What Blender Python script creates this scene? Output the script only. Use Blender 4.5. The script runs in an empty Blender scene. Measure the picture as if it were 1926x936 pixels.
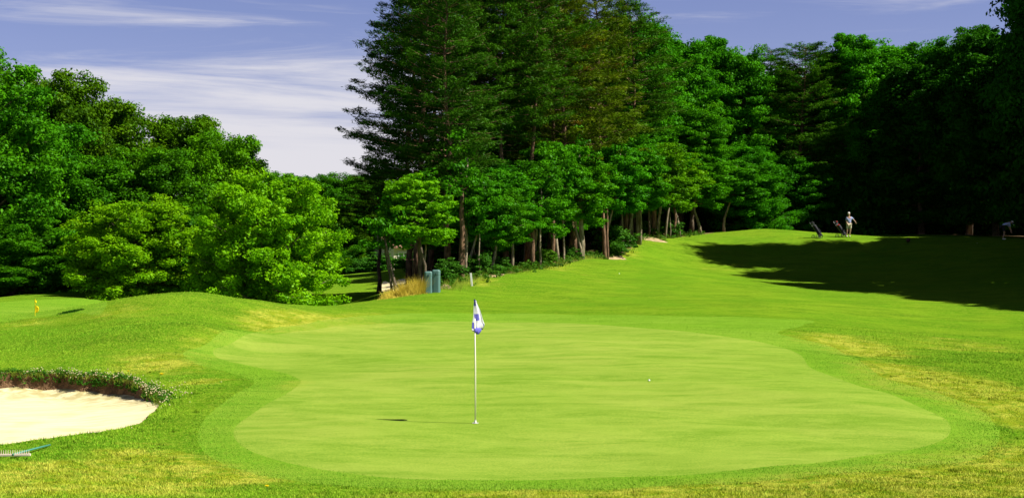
import bpy, bmesh, math, random
import numpy as np
from mathutils import Vector, Matrix, Euler
R = math.radians
sc = bpy.context.scene
col = sc.collection

# ------------------------------------------------------------------ camera
F, CX, CY, CH = 2600.0, 963.0, 468.0, 3.02
cam = bpy.data.cameras.new('camera'); co = bpy.data.objects.new('camera', cam); col.objects.link(co)
co.location = (0, 0, CH); co.rotation_euler = (R(90), 0, 0)
cam.sensor_width = 36; cam.lens = 36*F/1926; cam.clip_end = 6000; cam.clip_start = .1
sc.camera = co
# ------------------------------------------------------------------ light
SUN_EL, SUN_AZ = 49.5, 105.0          # azimuth clockwise from +Y
sv = Vector((math.sin(R(SUN_AZ))*math.cos(R(SUN_EL)), math.cos(R(SUN_AZ))*math.cos(R(SUN_EL)), math.sin(R(SUN_EL))))
sl = bpy.data.lights.new('sun', 'SUN'); sl.energy = 5.0; sl.angle = R(.53); sl.color = (1, .955, .86)
so = bpy.data.objects.new('sun', sl); col.objects.link(so); so.rotation_euler = (-sv).to_track_quat('-Z', 'Y').to_euler()
w = bpy.data.worlds.new('World'); sc.world = w; w.use_nodes = True
nt = w.node_tree; N = nt.nodes; L = nt.links; N.clear()
def wn(t, **k):
    n = N.new(t)
    for a, b in k.items(): setattr(n, a, b)
    return n
sky = wn('ShaderNodeTexSky', sky_type='NISHITA', sun_disc=False)
sky.sun_elevation = R(SUN_EL); sky.sun_rotation = R(SUN_AZ); sky.air_density = 1.0; sky.dust_density = .25; sky.ozone_density = 3.0
tc = wn('ShaderNodeTexCoord')
tint = wn('ShaderNodeMix', data_type='RGBA', blend_type='MULTIPLY'); tint.inputs[0].default_value = 1; tint.inputs[7].default_value = (.97, .80, 1.06, 1)
L.new(sky.outputs[0], tint.inputs[6])
mp = wn('ShaderNodeMapping'); mp.inputs['Scale'].default_value = (2.2, 2.2, 26); mp.inputs['Rotation'].default_value = (0, R(-1.5), 0)
L.new(tc.outputs['Generated'], mp.inputs[0])
n1 = wn('ShaderNodeTexNoise'); n1.inputs['Scale'].default_value = 1.7; n1.inputs['Detail'].default_value = 7; n1.inputs['Roughness'].default_value = .62; n1.inputs['Distortion'].default_value = .6
L.new(mp.outputs[0], n1.inputs['Vector'])
sx = wn('ShaderNodeSeparateXYZ'); L.new(tc.outputs['Generated'], sx.inputs[0])
el = wn('ShaderNodeMapRange'); el.inputs[1].default_value = 0.03; el.inputs[2].default_value = .15; el.inputs[3].default_value = .50; el.inputs[4].default_value = -.06
L.new(sx.outputs[2], el.inputs[0])
ad = wn('ShaderNodeMath', operation='ADD'); L.new(n1.outputs[0], ad.inputs[0]); L.new(el.outputs[0], ad.inputs[1])
rp = wn('ShaderNodeMapRange'); rp.interpolation_type = 'SMOOTHSTEP'; rp.inputs[1].default_value = .43; rp.inputs[2].default_value = .82; rp.inputs[3].default_value = 0; rp.inputs[4].default_value = .88
L.new(ad.outputs[0], rp.inputs[0])
cm = wn('ShaderNodeMix', data_type='RGBA'); L.new(rp.outputs[0], cm.inputs[0]); L.new(tint.outputs[2], cm.inputs[6]); cm.inputs[7].default_value = (8.3, 8.1, 8.5, 1)
bg = wn('ShaderNodeBackground'); bg.inputs[1].default_value = .05; L.new(cm.outputs[2], bg.inputs[0])
zr = wn('ShaderNodeMapRange'); zr.interpolation_type = 'SMOOTHSTEP'; zr.inputs[1].default_value = .2; zr.inputs[2].default_value = .6; zr.inputs[3].default_value = 1; zr.inputs[4].default_value = .5
L.new(sx.outputs[2], zr.inputs[0]); zm = wn('ShaderNodeMix', data_type='RGBA', blend_type='MULTIPLY'); zm.inputs[0].default_value = 1
L.new(cm.outputs[2], zm.inputs[6]); L.new(zr.outputs[0], zm.inputs[7]); L.new(zm.outputs[2], bg.inputs[0])
ow = wn('ShaderNodeOutputWorld'); L.new(bg.outputs[0], ow.inputs[0])
sc.view_settings.view_transform = 'Standard'; sc.view_settings.look = 'None'; sc.view_settings.gamma = 1
sc.view_settings.exposure = .95
sc.cycles.max_bounces = 5; sc.cycles.diffuse_bounces = 2; sc.cycles.glossy_bounces = 2; sc.cycles.transmission_bounces = 3
sc.cycles.use_denoising = True

# ------------------------------------------------------------------ helpers
def tag(o, label=None, cat=None, group=None, kind=None):
    if label: o['label'] = label
    if cat: o['category'] = cat
    if group: o['group'] = group
    if kind: o['kind'] = kind
    return o
def empty(name, loc=(0, 0, 0), rz=0):
    o = bpy.data.objects.new(name, None); col.objects.link(o); o.location = loc; o.rotation_euler = (0, 0, rz); o.empty_display_size = .2
    return o
def link(name, me, parent=None, mat=None):
    o = bpy.data.objects.new(name, me); col.objects.link(o)
    if mat and not me.materials: me.materials.append(mat)
    if parent: o.parent = parent
    return o
class MB:
    def __init__(s): s.v = []; s.f = []; s.m = []
    def add(s, vs, fs, m=0):
        b = len(s.v); s.v += [tuple(p) for p in vs]; s.f += [tuple(b+i for i in f) for f in fs]; s.m += [m]*len(fs)
    def box(s, c, d, rz=0, m=0, rot=None):
        x, y, z = (q/2 for q in d); M = rot or Matrix.Rotation(rz, 3, 'Z'); c = Vector(c)
        vs = [c+M@Vector(p) for p in [(-x,-y,-z),(x,-y,-z),(x,y,-z),(-x,y,-z),(-x,-y,z),(x,-y,z),(x,y,z),(-x,y,z)]]
        s.add(vs, [(0,3,2,1),(4,5,6,7),(0,1,5,4),(1,2,6,5),(2,3,7,6),(3,0,4,7)], m)
    def tube(s, path, rad, n=8, m=0):
        path = [Vector(p) for p in path]
        if not hasattr(rad, '__len__'): rad = [rad]*len(path)
        vs = []; fs = []
        t0 = (path[1]-path[0]).normalized(); a = t0.orthogonal().normalized()
        for i, p in enumerate(path):
            t = (path[min(i+1, len(path)-1)]-path[max(i-1, 0)]).normalized()
            a = (a-t*a.dot(t)).normalized(); b = t.cross(a)
            for k in range(n):
                q = 2*math.pi*k/n; vs.append(p+(a*math.cos(q)+b*math.sin(q))*rad[i])
        for i in range(len(path)-1):
            for k in range(n):
                k2 = (k+1) % n; fs.append((i*n+k, i*n+k2, (i+1)*n+k2, (i+1)*n+k))
        fs.append(tuple(range(n))[::-1]); fs.append(tuple((len(path)-1)*n+k for k in range(n)))
        s.add(vs, fs, m)
    def ball(s, c, r, m=0, nu=10, nv=7):
        r = r if hasattr(r, '__len__') else (r, r, r); vs = []; fs = []
        for j in range(nv+1):
            th = math.pi*j/nv
            for i in range(nu):
                ph = 2*math.pi*i/nu
                vs.append((c[0]+r[0]*math.sin(th)*math.cos(ph), c[1]+r[1]*math.sin(th)*math.sin(ph), c[2]+r[2]*math.cos(th)))
        for j in range(nv):
            for i in range(nu):
                i2 = (i+1) % nu; fs.append((j*nu+i, (j+1)*nu+i, (j+1)*nu+i2, j*nu+i2))
        s.add(vs, fs, m)
    def mesh(s, name, mats, smooth=False, bevel=0):
        me = bpy.data.meshes.new(name); me.from_pydata(s.v, [], s.f)
        for m in (mats if isinstance(mats, (list, tuple)) else [mats]): me.materials.append(m)
        me.polygons.foreach_set('material_index', s.m)
        bm = bmesh.new(); bm.from_mesh(me)
        bmesh.ops.remove_doubles(bm, verts=bm.verts, dist=1e-5)
        if bevel: bmesh.ops.bevel(bm, geom=list(bm.edges), offset=bevel, segments=2, affect='EDGES', profile=.5, clamp_overlap=True)
        bmesh.ops.recalc_face_normals(bm, faces=bm.faces); bm.to_mesh(me); bm.free()
        if smooth: me.polygons.foreach_set('use_smooth', [True]*len(me.polygons))
        return me
    def build(s, name, mats, parent=None, smooth=False, bevel=0):
        return link(name, s.mesh(name, mats, smooth, bevel), parent)
def fast_mesh(name, V, Fc, mat, attrs=None, face_attrs=None, smooth=False):
    V = np.asarray(V, np.float32); Fc = np.asarray(Fc, np.int32); k = Fc.shape[1]
    me = bpy.data.meshes.new(name)
    me.vertices.add(len(V)); me.vertices.foreach_set('co', V.ravel())
    me.loops.add(Fc.size); me.loops.foreach_set('vertex_index', Fc.ravel())
    me.polygons.add(len(Fc)); me.polygons.foreach_set('loop_start', np.arange(0, Fc.size, k, dtype=np.int32))
    if smooth: me.polygons.foreach_set('use_smooth', np.ones(len(Fc), bool))
    me.update(calc_edges=True)
    for d, dom in ((attrs, 'POINT'), (face_attrs, 'FACE')):
        for n_, a in (d or {}).items():
            at = me.attributes.new(n_, 'FLOAT', dom); at.data.foreach_set('value', np.asarray(a, np.float32))
    me.materials.append(mat)
    return me

# ------------------------------------------------------------------ materials
def newmat(name):
    m = bpy.data.materials.new(name); m.use_nodes = True; m.node_tree.nodes.clear(); return m
class G:
    def __init__(s, m): s.n = m.node_tree.nodes; s.l = m.node_tree.links
    def set(s, inp, v):
        if hasattr(v, 'is_output') or isinstance(v, bpy.types.NodeSocket): s.l.new(v, inp)
        elif isinstance(v, (tuple, list)) and len(v) == 3 and inp.type == 'RGBA': inp.default_value = (*v, 1)
        else: inp.default_value = v
    def noise(s, vec, scale, detail=3, rough=.55, dist=0):
        n = s.n.new('ShaderNodeTexNoise'); s.l.new(vec, n.inputs['Vector'])
        n.inputs['Scale'].default_value = scale; n.inputs['Detail'].default_value = detail; n.inputs['Roughness'].default_value = rough; n.inputs['Distortion'].default_value = dist
        return n.outputs[0]
    def rng(s, v, a, b, c=0, d=1, smooth=True):
        n = s.n.new('ShaderNodeMapRange'); n.interpolation_type = 'SMOOTHSTEP' if smooth else 'LINEAR'
        s.set(n.inputs[0], v)
        for i, q in enumerate((a, b, c, d)): s.set(n.inputs[i+1], q)
        return n.outputs[0]
    def math(s, op, a, b=0):
        n = s.n.new('ShaderNodeMath'); n.operation = op; s.set(n.inputs[0], a); s.set(n.inputs[1], b); return n.outputs[0]
    def mix(s, f, a, b, bt='MIX'):
        n = s.n.new('ShaderNodeMix'); n.data_type = 'RGBA'; n.blend_type = bt; s.set(n.inputs[0], f); s.set(n.inputs[6], a); s.set(n.inputs[7], b); return n.outputs[2]
    def pos(s, scale=(1, 1, 1), rz=0, obj=False):
        if obj: o = s.n.new('ShaderNodeTexCoord').outputs['Object']
        else: o = s.n.new('ShaderNodeNewGeometry').outputs['Position']
        m = s.n.new('ShaderNodeMapping'); m.inputs['Scale'].default_value = scale; m.inputs['Rotation'].default_value = (0, 0, rz); s.l.new(o, m.inputs[0]); return m.outputs[0]
    def attr(s, name):
        n = s.n.new('ShaderNodeAttribute'); n.attribute_name = name; return n.outputs['Fac']
    def bsdf(s, color, rough=.8, bump=None, strength=.3, dist=.02, spec=.3, metal=0, normal=None):
        b = s.n.new('ShaderNodeBsdfPrincipled'); s.set(b.inputs['Base Color'], color); s.set(b.inputs['Roughness'], rough)
        b.inputs['Specular IOR Level'].default_value = spec; b.inputs['Metallic'].default_value = metal
        if bump is not None:
            bp = s.n.new('ShaderNodeBump'); bp.inputs['Strength'].default_value = strength; bp.inputs['Distance'].default_value = dist
            s.l.new(bump, bp.inputs['Height']); s.l.new(bp.outputs[0], b.inputs['Normal'])
        return b.outputs[0]
    def out(s, sh): o = s.n.new('ShaderNodeOutputMaterial'); s.l.new(sh, o.inputs[0])
def simple(name, c, rough=.6, var=.15, scale=6, spec=.3, metal=0, bump=.15, bdist=.01):
    m = newmat(name); g = G(m); p = g.pos(obj=True)
    n = g.noise(p, scale, 4); n2 = g.noise(p, scale*7, 2)
    f = g.math('ADD', g.math('MULTIPLY', n, .65), g.math('MULTIPLY', n2, .35))
    cc = g.mix(g.rng(f, .3, .7), tuple(q*(1-var) for q in c), tuple(min(1, q*(1+var)) for q in c))
    g.out(g.bsdf(cc, rough, n2, bump, bdist, spec, metal)); return m

def grass_mat(name, base, alt, dark, dry, olive, bump=.5, streak=.35, fine=60, dryamt=1.0, soft=False):
    """mown turf: broad tone patches, streaks, fine blade grain, straw-coloured dry patches and worn brown spots"""
    m = newmat(name); g = G(m); P = g.pos(); Ps = g.pos((.28, .95, 1), R(16)) if soft else g.pos((.45, 1.5, 1), R(8)); Pb = g.pos((1, 1, .3))
    big = g.noise(P, .22, 4, .6, .4); mid = g.noise(Ps, 1.0, 7, .66, .9); fn = g.noise(Pb, fine, 3, .7); f2 = g.noise(Pb, fine*.28, 3, .65)
    c = g.mix(g.rng(big, .35, .66), base, alt)
    c = g.mix(g.math('MULTIPLY', g.rng(mid, .38 if soft else .42, .68 if soft else .64), streak), c, dark)
    if soft: c = g.mix(g.math('MULTIPLY', g.rng(g.noise(g.pos((.6, 1.2, 1), R(16)), 1.7, 7, .75, .5), .38, .70), .38), c, tuple(q*1.28 for q in alt))
    d = g.attr('dry')
    ds = g.noise(g.pos((.7, 1.5, 1), R(-12)), .8, 6, .68, .3)
    md = g.rng(g.math('ADD', g.math('MULTIPLY', d, .62), g.math('MULTIPLY', ds, 1.0)), .62, 1.0)
    pn = g.noise(P, 5.5, 4, .7)
    md2 = g.math('MULTIPLY', md, g.rng(g.math('ADD', g.math('MULTIPLY', pn, .6), g.math('MULTIPLY', g.noise(g.pos((.8, 2.2, 1), R(-10)), 3.1, 6, .72), .4)), .39, .53, .15, 1))
    c = g.mix(g.math('MULTIPLY', md2, .85*dryamt), c, g.mix(g.rng(g.noise(P, 1.9, 3), .4, .6), dry, olive))
    c = g.mix(g.math('MULTIPLY', g.rng(g.math('ADD', f2, g.math('MULTIPLY', fn, .6)),   .68, .95), .22), c, tuple(q*1.5 for q in dry))
    c = g.mix(g.rng(fn, .3, .62, .5, 0), c, tuple(q*.45 for q in dark))
    fl = g.attr('litter')
    c = g.mix(g.rng(g.math('ADD', fl, g.math('MULTIPLY', g.math('SUBTRACT', pn, .5), .8)), .42, .58), c, g.mix(g.noise(P, 9, 4), (.11, .07, .035), (.2, .14, .075)))
    h = g.math('ADD', fn, g.math('MULTIPLY', f2, 1.0))
    g.out(g.bsdf(c, 1, h, bump, .03, 0)); return m
M = {}
M['rough'] = grass_mat('rough_turf', (.062, .200, .004), (.112, .232, .007), (.040, .140, .003), (.38, .38, .045), (.20, .24, .010), bump=.7, streak=.85)
M['blade'] = grass_mat('rough_blades', (.115, .340, .010), (.190, .380, .015), (.075, .250, .006), (.58, .55, .08), (.34, .38, .02), bump=0, streak=.7)
M['fringe'] = grass_mat('fringe_turf', (.112, .255, .012), (.145, .272, .020), (.065, .195, .008), (.28, .30, .04), (.20, .27, .02), bump=.35, streak=.6, fine=80, dryamt=.7)
M['fblade'] = grass_mat('collar_blades', (.150, .345, .016), (.195, .365, .025), (.100, .285, .010), (.36, .38, .06), (.27, .35, .03), bump=0, streak=.6, dryamt=.7)
M['green'] = grass_mat('green_turf', (.158, .262, .026), (.215, .292, .042), (.092, .205, .012), (.30, .33, .05), (.23, .30, .03), bump=.14, streak=.95, fine=110, dryamt=.6, soft=True)

def sand_mat():
    m = newmat('sand'); g = G(m); P = g.pos(); st = g.noise(g.pos((.5, 3, 1)), 2.2, 5, .65, .4); fn = g.noise(P, 55, 3, .7); bg_ = g.noise(P, 1.2, 4)
    c = g.mix(g.rng(st, .35, .7), (.66, .58, .35), (.58, .49, .26)); c = g.mix(g.rng(bg_, .45, .75, 0, .5), c, (.40, .33, .16))
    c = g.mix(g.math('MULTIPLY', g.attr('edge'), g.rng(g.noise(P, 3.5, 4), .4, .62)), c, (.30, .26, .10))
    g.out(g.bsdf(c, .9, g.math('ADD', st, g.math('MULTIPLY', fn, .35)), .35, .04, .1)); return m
M['sand'] = sand_mat()
M['soil'] = simple('bare_soil', (.17, .10, .05), .95, .5, 5, .1, bump=1, bdist=.05)

def leaf_mat(name, c1, c2, dead=None, trans=.3, deadamt=0):
    m = newmat(name); g = G(m); v = g.attr('var')
    oi = g.n.new('ShaderNodeObjectInfo')
    c = g.mix(v, c1, c2)
    if dead: c = g.mix(g.rng(g.attr('dead'), 1-deadamt, 1-deadamt+.03), c, dead)
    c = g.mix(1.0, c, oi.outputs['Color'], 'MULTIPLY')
    d = g.n.new('ShaderNodeBsdfDiffuse'); g.l.new(c, d.inputs[0])
    t = g.n.new('ShaderNodeBsdfTranslucent'); g.l.new(g.mix(1.0, c, (1.25, 1.1, .4), 'MULTIPLY'), t.inputs[0])
    gl = g.n.new('ShaderNodeBsdfGlossy'); gl.inputs['Roughness'].default_value = .45; gl.inputs[0].default_value = (.9, 1, .8, 1)
    a = g.n.new('ShaderNodeMixShader'); a.inputs[0].default_value = trans; g.l.new(d.outputs[0], a.inputs[1]); g.l.new(t.outputs[0], a.inputs[2])
    b = g.n.new('ShaderNodeMixShader'); b.inputs[0].default_value = .004; g.l.new(a.outputs[0], b.inputs[1]); g.l.new(gl.outputs[0], b.inputs[2])
    g.out(b.outputs[0]); return m
M['leaf'] = leaf_mat('broad_leaves', (.016, .095, .002), (.070, .245, .003), (.12, .07, .015), .3, .006)
M['leaf_bright'] = leaf_mat('young_leaves', (.055, .22, .002), (.165, .42, .004), (.20, .15, .03), .35, .012)
M['needle'] = leaf_mat('pine_needles', (.011, .040, .002), (.070, .150, .004), (.11, .06, .015), .15, .02)
M['shrub'] = leaf_mat('shrub_leaves', (.02, .10, .006), (.07, .2, .015), None, .3)
def bark_mat(name, a, b):
    m = newmat(name); g = G(m); P = g.pos((1, 1, .22), obj=True); n = g.noise(P, 9, 5, .65); n2 = g.noise(g.pos(obj=True), 1.3, 3)
    c = g.mix(g.rng(n, .35, .65), a, b); c = g.mix(g.rng(n2, .5, .75, 0, .5), c, tuple(q*1.6 for q in b))
    g.out(g.bsdf(c, .9, n, .8, .04, .15)); return m
M['bark'] = bark_mat('grey_bark', (.05, .038, .026), (.17, .13, .09))
M['pbark'] = bark_mat('pine_bark', (.055, .032, .02), (.23, .135, .08))
M['palebark'] = bark_mat('pale_bark', (.13, .10, .06), (.34, .28, .19))

# ------------------------------------------------------------------ terrain
def PP(px, py, Y): return ((px-CX)*Y/F, Y, CH-(py-CY)*Y/F)
def GY(py): return 3.66/(.0267+(py-CY)/F)          # depth of a point on the gently tilted green
ctrl = [(0,-2,1.45),(-9,0,1.4),(9,0,1.4),(0,7,.55),(-11,8,.5),(11,8,.5),(-30,5,1),(30,5,1)]
ctrl += [PP(x, 936, 16.8) for x in (-200, 100, 500, 963, 1400, 1800, 2100)]
ctrl += [PP(x, y, GY(y)) for x, y in [(480,820),(894,796),(1300,796),(1750,805),(700,880),(1200,880),(600,730),(900,700),(1300,700),(1650,745),(430,665),(700,640),(1000,640),(1350,640),(500,625),(800,603),(1100,600),(1500,604),(300,760),(200,830)]]
ctrl += [PP(*a) for a in [(815,551,60),(700,568,56),(630,577,55),(570,577,53),(500,572,50),(435,558,47),(350,547,45.5),(275,557,45),(215,575,44),(140,602,43),
   (350,610,37.5),(200,640,36),(350,680,33.5),(60,660,35.5),(0,700,32.5),(100,700,32.4),(250,702,32),
   (190,551,66),(100,552,66),(0,559,65),(-100,565,65),(68,588,55),(0,600,50),(0,640,40),(160,585,56),
   (870,530,64),(1000,505,72),(1095,487,80),(1200,451,92),(1320,440,103),(1440,431,101),(1597,447,110),(1538,447,107),(1750,441,112),(1920,447,106),
   (1270,495,88),(1550,550,70),(1926,578,62),(1926,640,46),(1700,610,53),(1891,450,93),(1860,447,98),(1500,575,56),(1300,570,57),(1100,560,60),(1100,520,71),(1600,500,88),(1800,520,80),
   (1620,660,39),(1760,690,34.5),(1926,720,32),(1926,800,25),(1926,880,19.8),(950,560,60),(1350,460,95),(1400,440,99)]]
ctrl += [(-16,56,.3),(-12,56,.2),(-20,74,-.2),(-11,68,-.2),(-8,76,-.3),(-8,64,.3),(-25,60,.8),(-35,70,.8),(-45,50,.8),(-25,90,-.2),(-13,100,-.3),(-13,85,-.4),(-30,150,.3),(-10,150,.45),(-60,200,.6),(0,200,.6),
   (-5.2,66,1.2),(-6,85,.2),(-4,105,.6),(0,85,1.9),(4,95,3.1),(3,112,3.3),(20,116,4.3),(20,135,4.0),(36,130,4),(38,100,3.6),(40,62,1.6),(30,46,.8),(26,30,.3),(30,170,4),(60,120,4),(60,60,2),(60,20,1),
   (-60,20,1),(-60,80,1),(-25,25,.4),(-20,36,.5),(-25,12,.5),(-60,120,.5),(60,200,4),(-18,44,.75),(-22,50,.9)]
C = np.array(ctrl, float)
def _phi(r2): return np.where(r2 > 0, .5*r2*np.log(np.maximum(r2, 1e-12)), 0)
def _solve():
    P = C[:, :2]/50; n = len(P)
    K = _phi(((P[:, None]-P[None])**2).sum(-1)) + np.eye(n)*2e-5
    Q = np.hstack([np.ones((n, 1)), P]); A = np.zeros((n+3, n+3)); A[:n, :n] = K; A[:n, n:] = Q; A[n:, :n] = Q.T
    return np.linalg.solve(A, np.concatenate([C[:, 2], np.zeros(3)]))
_W = _solve()
def H(x, y):
    x = np.asarray(x, float); y = np.asarray(y, float); shp = x.shape
    x = x.ravel(); y = y.ravel(); out = np.empty(len(x))
    xc = np.clip(x, -75, 75); yc = np.clip(y, -5, 210)
    for i in range(0, len(x), 20000):
        q = np.stack([xc[i:i+20000], yc[i:i+20000]], 1)/50
        r2 = ((q[:, None]-C[None, :, :2]/50)**2).sum(-1)
        out[i:i+20000] = _phi(r2)@_W[:-3]+_W[-3]+q@_W[-2:]
    bump = .018*np.sin(x*1.1+y*.5)+.02*np.sin(y*.83-x*.37+1)+.012*np.sin(x*2.3+y*1.9)
    return (out+bump*np.clip((y-10)/10, 0, 1)).reshape(shp)
def hz(x, y): return float(H(np.array([x]), np.array([y]))[0])
def ray(px, py, y0=14., y1=240.):
    """ground point seen at a place of the photograph (used once, to read real positions off it)"""
    ys = np.concatenate([np.arange(y0, 70, .1), np.arange(70, y1, .4)])
    X = (px-CX)*ys/F; Z = CH-(py-CY)*ys/F; h = H(X, ys); k = np.argmax(h >= Z)
    if h[k] < Z[k]: k = len(ys)-1
    return X[k], ys[k]
def outline(pts, smooth=6):
    W = [ray(*p) for p in pts]; out = []; n = len(W)
    for i in range(n):
        p0, p1, p2, p3 = (np.array(W[(i+k-1) % n]) for k in range(4))
        for t in np.arange(smooth)/smooth:
            out.append(.5*((2*p1)+(p2-p0)*t+(2*p0-5*p1+4*p2-p3)*t*t+(3*p1-p0-3*p2+p3)*t**3))
    return np.array(out)
def sdist(x, y, poly):
    """signed distance, negative inside"""
    x = x.ravel(); y = y.ravel(); d = np.full(len(x), 1e9); ins = np.zeros(len(x), bool)
    lo = poly.min(0)-4; hi = poly.max(0)+4; sel = (x > lo[0]) & (x < hi[0]) & (y > lo[1]) & (y < hi[1])
    xs = x[sel]; ys = y[sel]; ds = np.full(len(xs), 1e9); is_ = np.zeros(len(xs), bool); n = len(poly)
    for i in range(n):
        a = poly[i]; b = poly[(i+1) % n]; e = b-a; wx = xs-a[0]; wy = ys-a[1]
        t = np.clip((wx*e[0]+wy*e[1])/max(e@e, 1e-9), 0, 1)
        ds = np.minimum(ds, (wx-e[0]*t)**2+(wy-e[1]*t)**2)
        c = ((a[1] <= ys) & (b[1] > ys)) | ((b[1] <= ys) & (a[1] > ys))
        if abs(e[1]) > 1e-9: is_ ^= c & (xs < a[0]+(ys-a[1])/e[1]*e[0])
    ds = np.sqrt(ds); ds[is_] *= -1; d[sel] = ds
    return d
O_green = outline([(402,658),(440,643),(520,629),(600,619),(700,610),(850,604),(1000,606),(1120,610),(1240,619),(1350,631),(1440,645),(1500,664),(1525,692),(1600,720),(1700,752),(1768,782),(1788,806),(1768,830),(1690,850),(1560,869),(1400,883),(1200,896),(1000,903),(800,901),(640,888),(530,868),(465,846),(440,820),(450,795),(490,768),(535,742),(566,718),(540,703),(470,688),(415,675)])
O_fringe = outline([(345,662),(400,640),(480,624),(580,608),(680,594),(800,589),(950,589),(1100,592),(1300,595),(1440,598),(1528,603),(1510,612),(1462,626),(1510,639),(1570,654),(1625,684),(1665,712),(1760,738),(1850,775),(1880,815),(1850,856),(1720,878),(1500,898),(1250,914),(1000,921),(760,919),(560,905),(440,880),(385,850),(372,815),(395,778),(440,742),(478,718),(430,700),(370,684)])
O_bunk = outline([(-330,760),(-250,722),(-120,706),(0,700),(90,703),(170,707),(235,714),(280,729),(300,745),(303,760),(284,780),(262,796),(200,810),(130,820),(60,829),(0,836),(-100,845),(-230,850),(-320,820)])
rs = np.random.RandomState(3)
O_bunk = O_bunk + rs.randn(*O_bunk.shape)*.05
O_far = outline([(718,537),(735,532),(770,533),(790,537),(770,543),(735,545)], 4)
O_fgreen = outline([(-40,575),(40,565),(120,562),(190,566),(200,576),(140,588),(60,597),(-40,600)], 4)

xs = np.concatenate([-np.geomspace(700, 46, 26), np.arange(-44, -14, .5), np.arange(-14, 14, .22), np.arange(14, 44.1, .5), np.geomspace(46, 700, 26)])
ys = np.concatenate([np.linspace(-60, 8, 12), np.arange(9, 16, .4), np.arange(16, 36, .2), np.arange(36, 70, .34), np.arange(70, 126, .6), np.geomspace(127, 1600, 46)])
XX, YY = np.meshgrid(xs, ys); ZZ = H(XX, YY)
gx, gy, gz = XX.ravel(), YY.ravel(), ZZ.ravel(); nx, ny = len(xs), len(ys)
grove_edge = np.array([(-6.5,66),(-4.5,64.5),(-2.3,64.5),(-.5,68),(1,72),(2.6,76),(4.3,80.5),(6.3,86),(8.6,92.5),(11.2,98),(14.6,103.5),(18,109),(24,114),(31,116),(39,108),(39,98),(37,88),(37,78),(38,66),(36,56),(44,48),(90,40),(90,220),(0,220),(-4,130),(-6,90)], float)
dry_spots = [(620,603,2.6,.7,1),(520,612,2,.6,.7),(300,685,2,.7,.8),(400,625,1.5,.8,.45),(235,585,1.2,.6,.55),(1560,640,1.6,.7,.9),(1640,665,1.6,.7,1),(1660,690,1.5,.6,1),(1740,725,1.8,.7,1),(1800,715,2,.7,.9),(1880,745,2,.7,.8),
   (1700,905,2.2,.5,1.1),(1850,890,2.2,.8,1.3),(1600,915,2.5,.5,1.2),(1910,860,1.5,.7,1.0),(130,920,2,.5,.8),(1900,770,2,.8,.8),(1500,925,2.5,.4,.9),(1250,932,2.5,.3,.8),(900,934,3,.3,.6),(300,880,1.5,.6,.9),(200,900,1.5,.6,.9),(250,850,1.2,.4,.6),(420,900,1.2,.4,.7),(60,880,1,.4,.6),(560,720,.5,.8,.7),(380,720,1.,.6,.6),(1360,500,3,1.5,.3),(1150,530,3,1.5,.3),(1800,650,3,1.2,.5),(1920,800,1.2,1,.4),
   (700,590,1.5,.6,.4),(900,530,1.5,.8,.7),(1040,500,1.2,1.,.8),(1160,462,2,1.3,.9),(1240,445,2,1.3,.8),(40,612,2,.6,.5)]
dry_w = [(*ray(a, b), c, d, e) for a, b, c, d, e in dry_spots]
def dryness(x, y):
    s = np.zeros(len(x))
    for X, Y, rx, ry, a in dry_w:
        k = 1+Y/60; s += a*np.exp(-((x-X)/(rx*.8))**2-((y-Y)/(ry*k*1.5))**2)
    return np.clip(s, 0, 1.3)
def litter_at(x, y): return np.clip(.5-sdist(x, y, grove_edge)/2.2, 0, 1)
at = {'dry': dryness(gx, gy), 'litter': litter_at(gx, gy)}
idx = np.arange(nx*ny).reshape(ny, nx)
a, b, c, d = idx[:-1, :-1].ravel(), idx[:-1, 1:].ravel(), idx[1:, 1:].ravel(), idx[1:, :-1].ravel()
T = np.concatenate([np.stack([a, b, c], 1), np.stack([a, c, d], 1)])
Vt = np.stack([gx, gy, gz, at['dry'], at['litter']], 1)
def split(V, T, sdf):
    """cut a triangle mesh along sdf = 0; returns vertices, outside triangles, inside triangles"""
    s = sdf(V[:, 0], V[:, 1]); s = np.where(np.abs(s) < 1e-4, 1e-4, s); st = s[T] < 0; k = st.sum(1)
    out, ins, mixd = T[k == 0], T[k == 3], T[(k == 1) | (k == 2)]
    Vn = list(V); cache = {}; o2 = []; i2 = []
    def cut(p, q):
        key = (min(p, q), max(p, q))
        if key not in cache: t = s[p]/(s[p]-s[q]); cache[key] = len(Vn); Vn.append(V[p]+(V[q]-V[p])*t)
        return cache[key]
    for tri in mixd:
        neg = [s[i] < 0 for i in tri]; lone = neg.index(True) if sum(neg) == 1 else neg.index(False)
        p, q, r = tri[lone], tri[(lone+1) % 3], tri[(lone+2) % 3]; u, v = cut(p, q), cut(p, r)
        A, B = (i2, o2) if neg[lone] else (o2, i2)
        A.append((p, u, v)); B.append((u, q, r)); B.append((u, r, v))
    return np.array(Vn), np.concatenate([out, np.array(o2, int).reshape(-1, 3)]), np.concatenate([ins, np.array(i2, int).reshape(-1, 3)])
def compact(V, T):
    u, inv = np.unique(T, return_inverse=True); return V[u], inv.reshape(T.shape)
def surf(name, V, T, mat, extra=None):
    V, T = compact(V, T); aa = {'dry': V[:, 3], 'litter': V[:, 4]}
    if extra: aa.update(extra(V))
    return tag(link(name, fast_mesh(name, V[:, :3], T, mat, aa, smooth=True)), kind='structure')
V1, T1, Tg = split(Vt, T, lambda x, y: sdist(x, y, O_fringe))
V2, Tf, Tg = split(V1, Tg, lambda x, y: sdist(x, y, O_green))
surf('fringe_ground', V2, Tf, M['fringe']); surf('putting_green_ground', V2, Tg, M['green'])
V3, T3, Tb = split(V1, T1, lambda x, y: sdist(x, y, O_bunk))
V4, T4, Tfb = split(V3, T3, lambda x, y: sdist(x, y, O_far))
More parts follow.
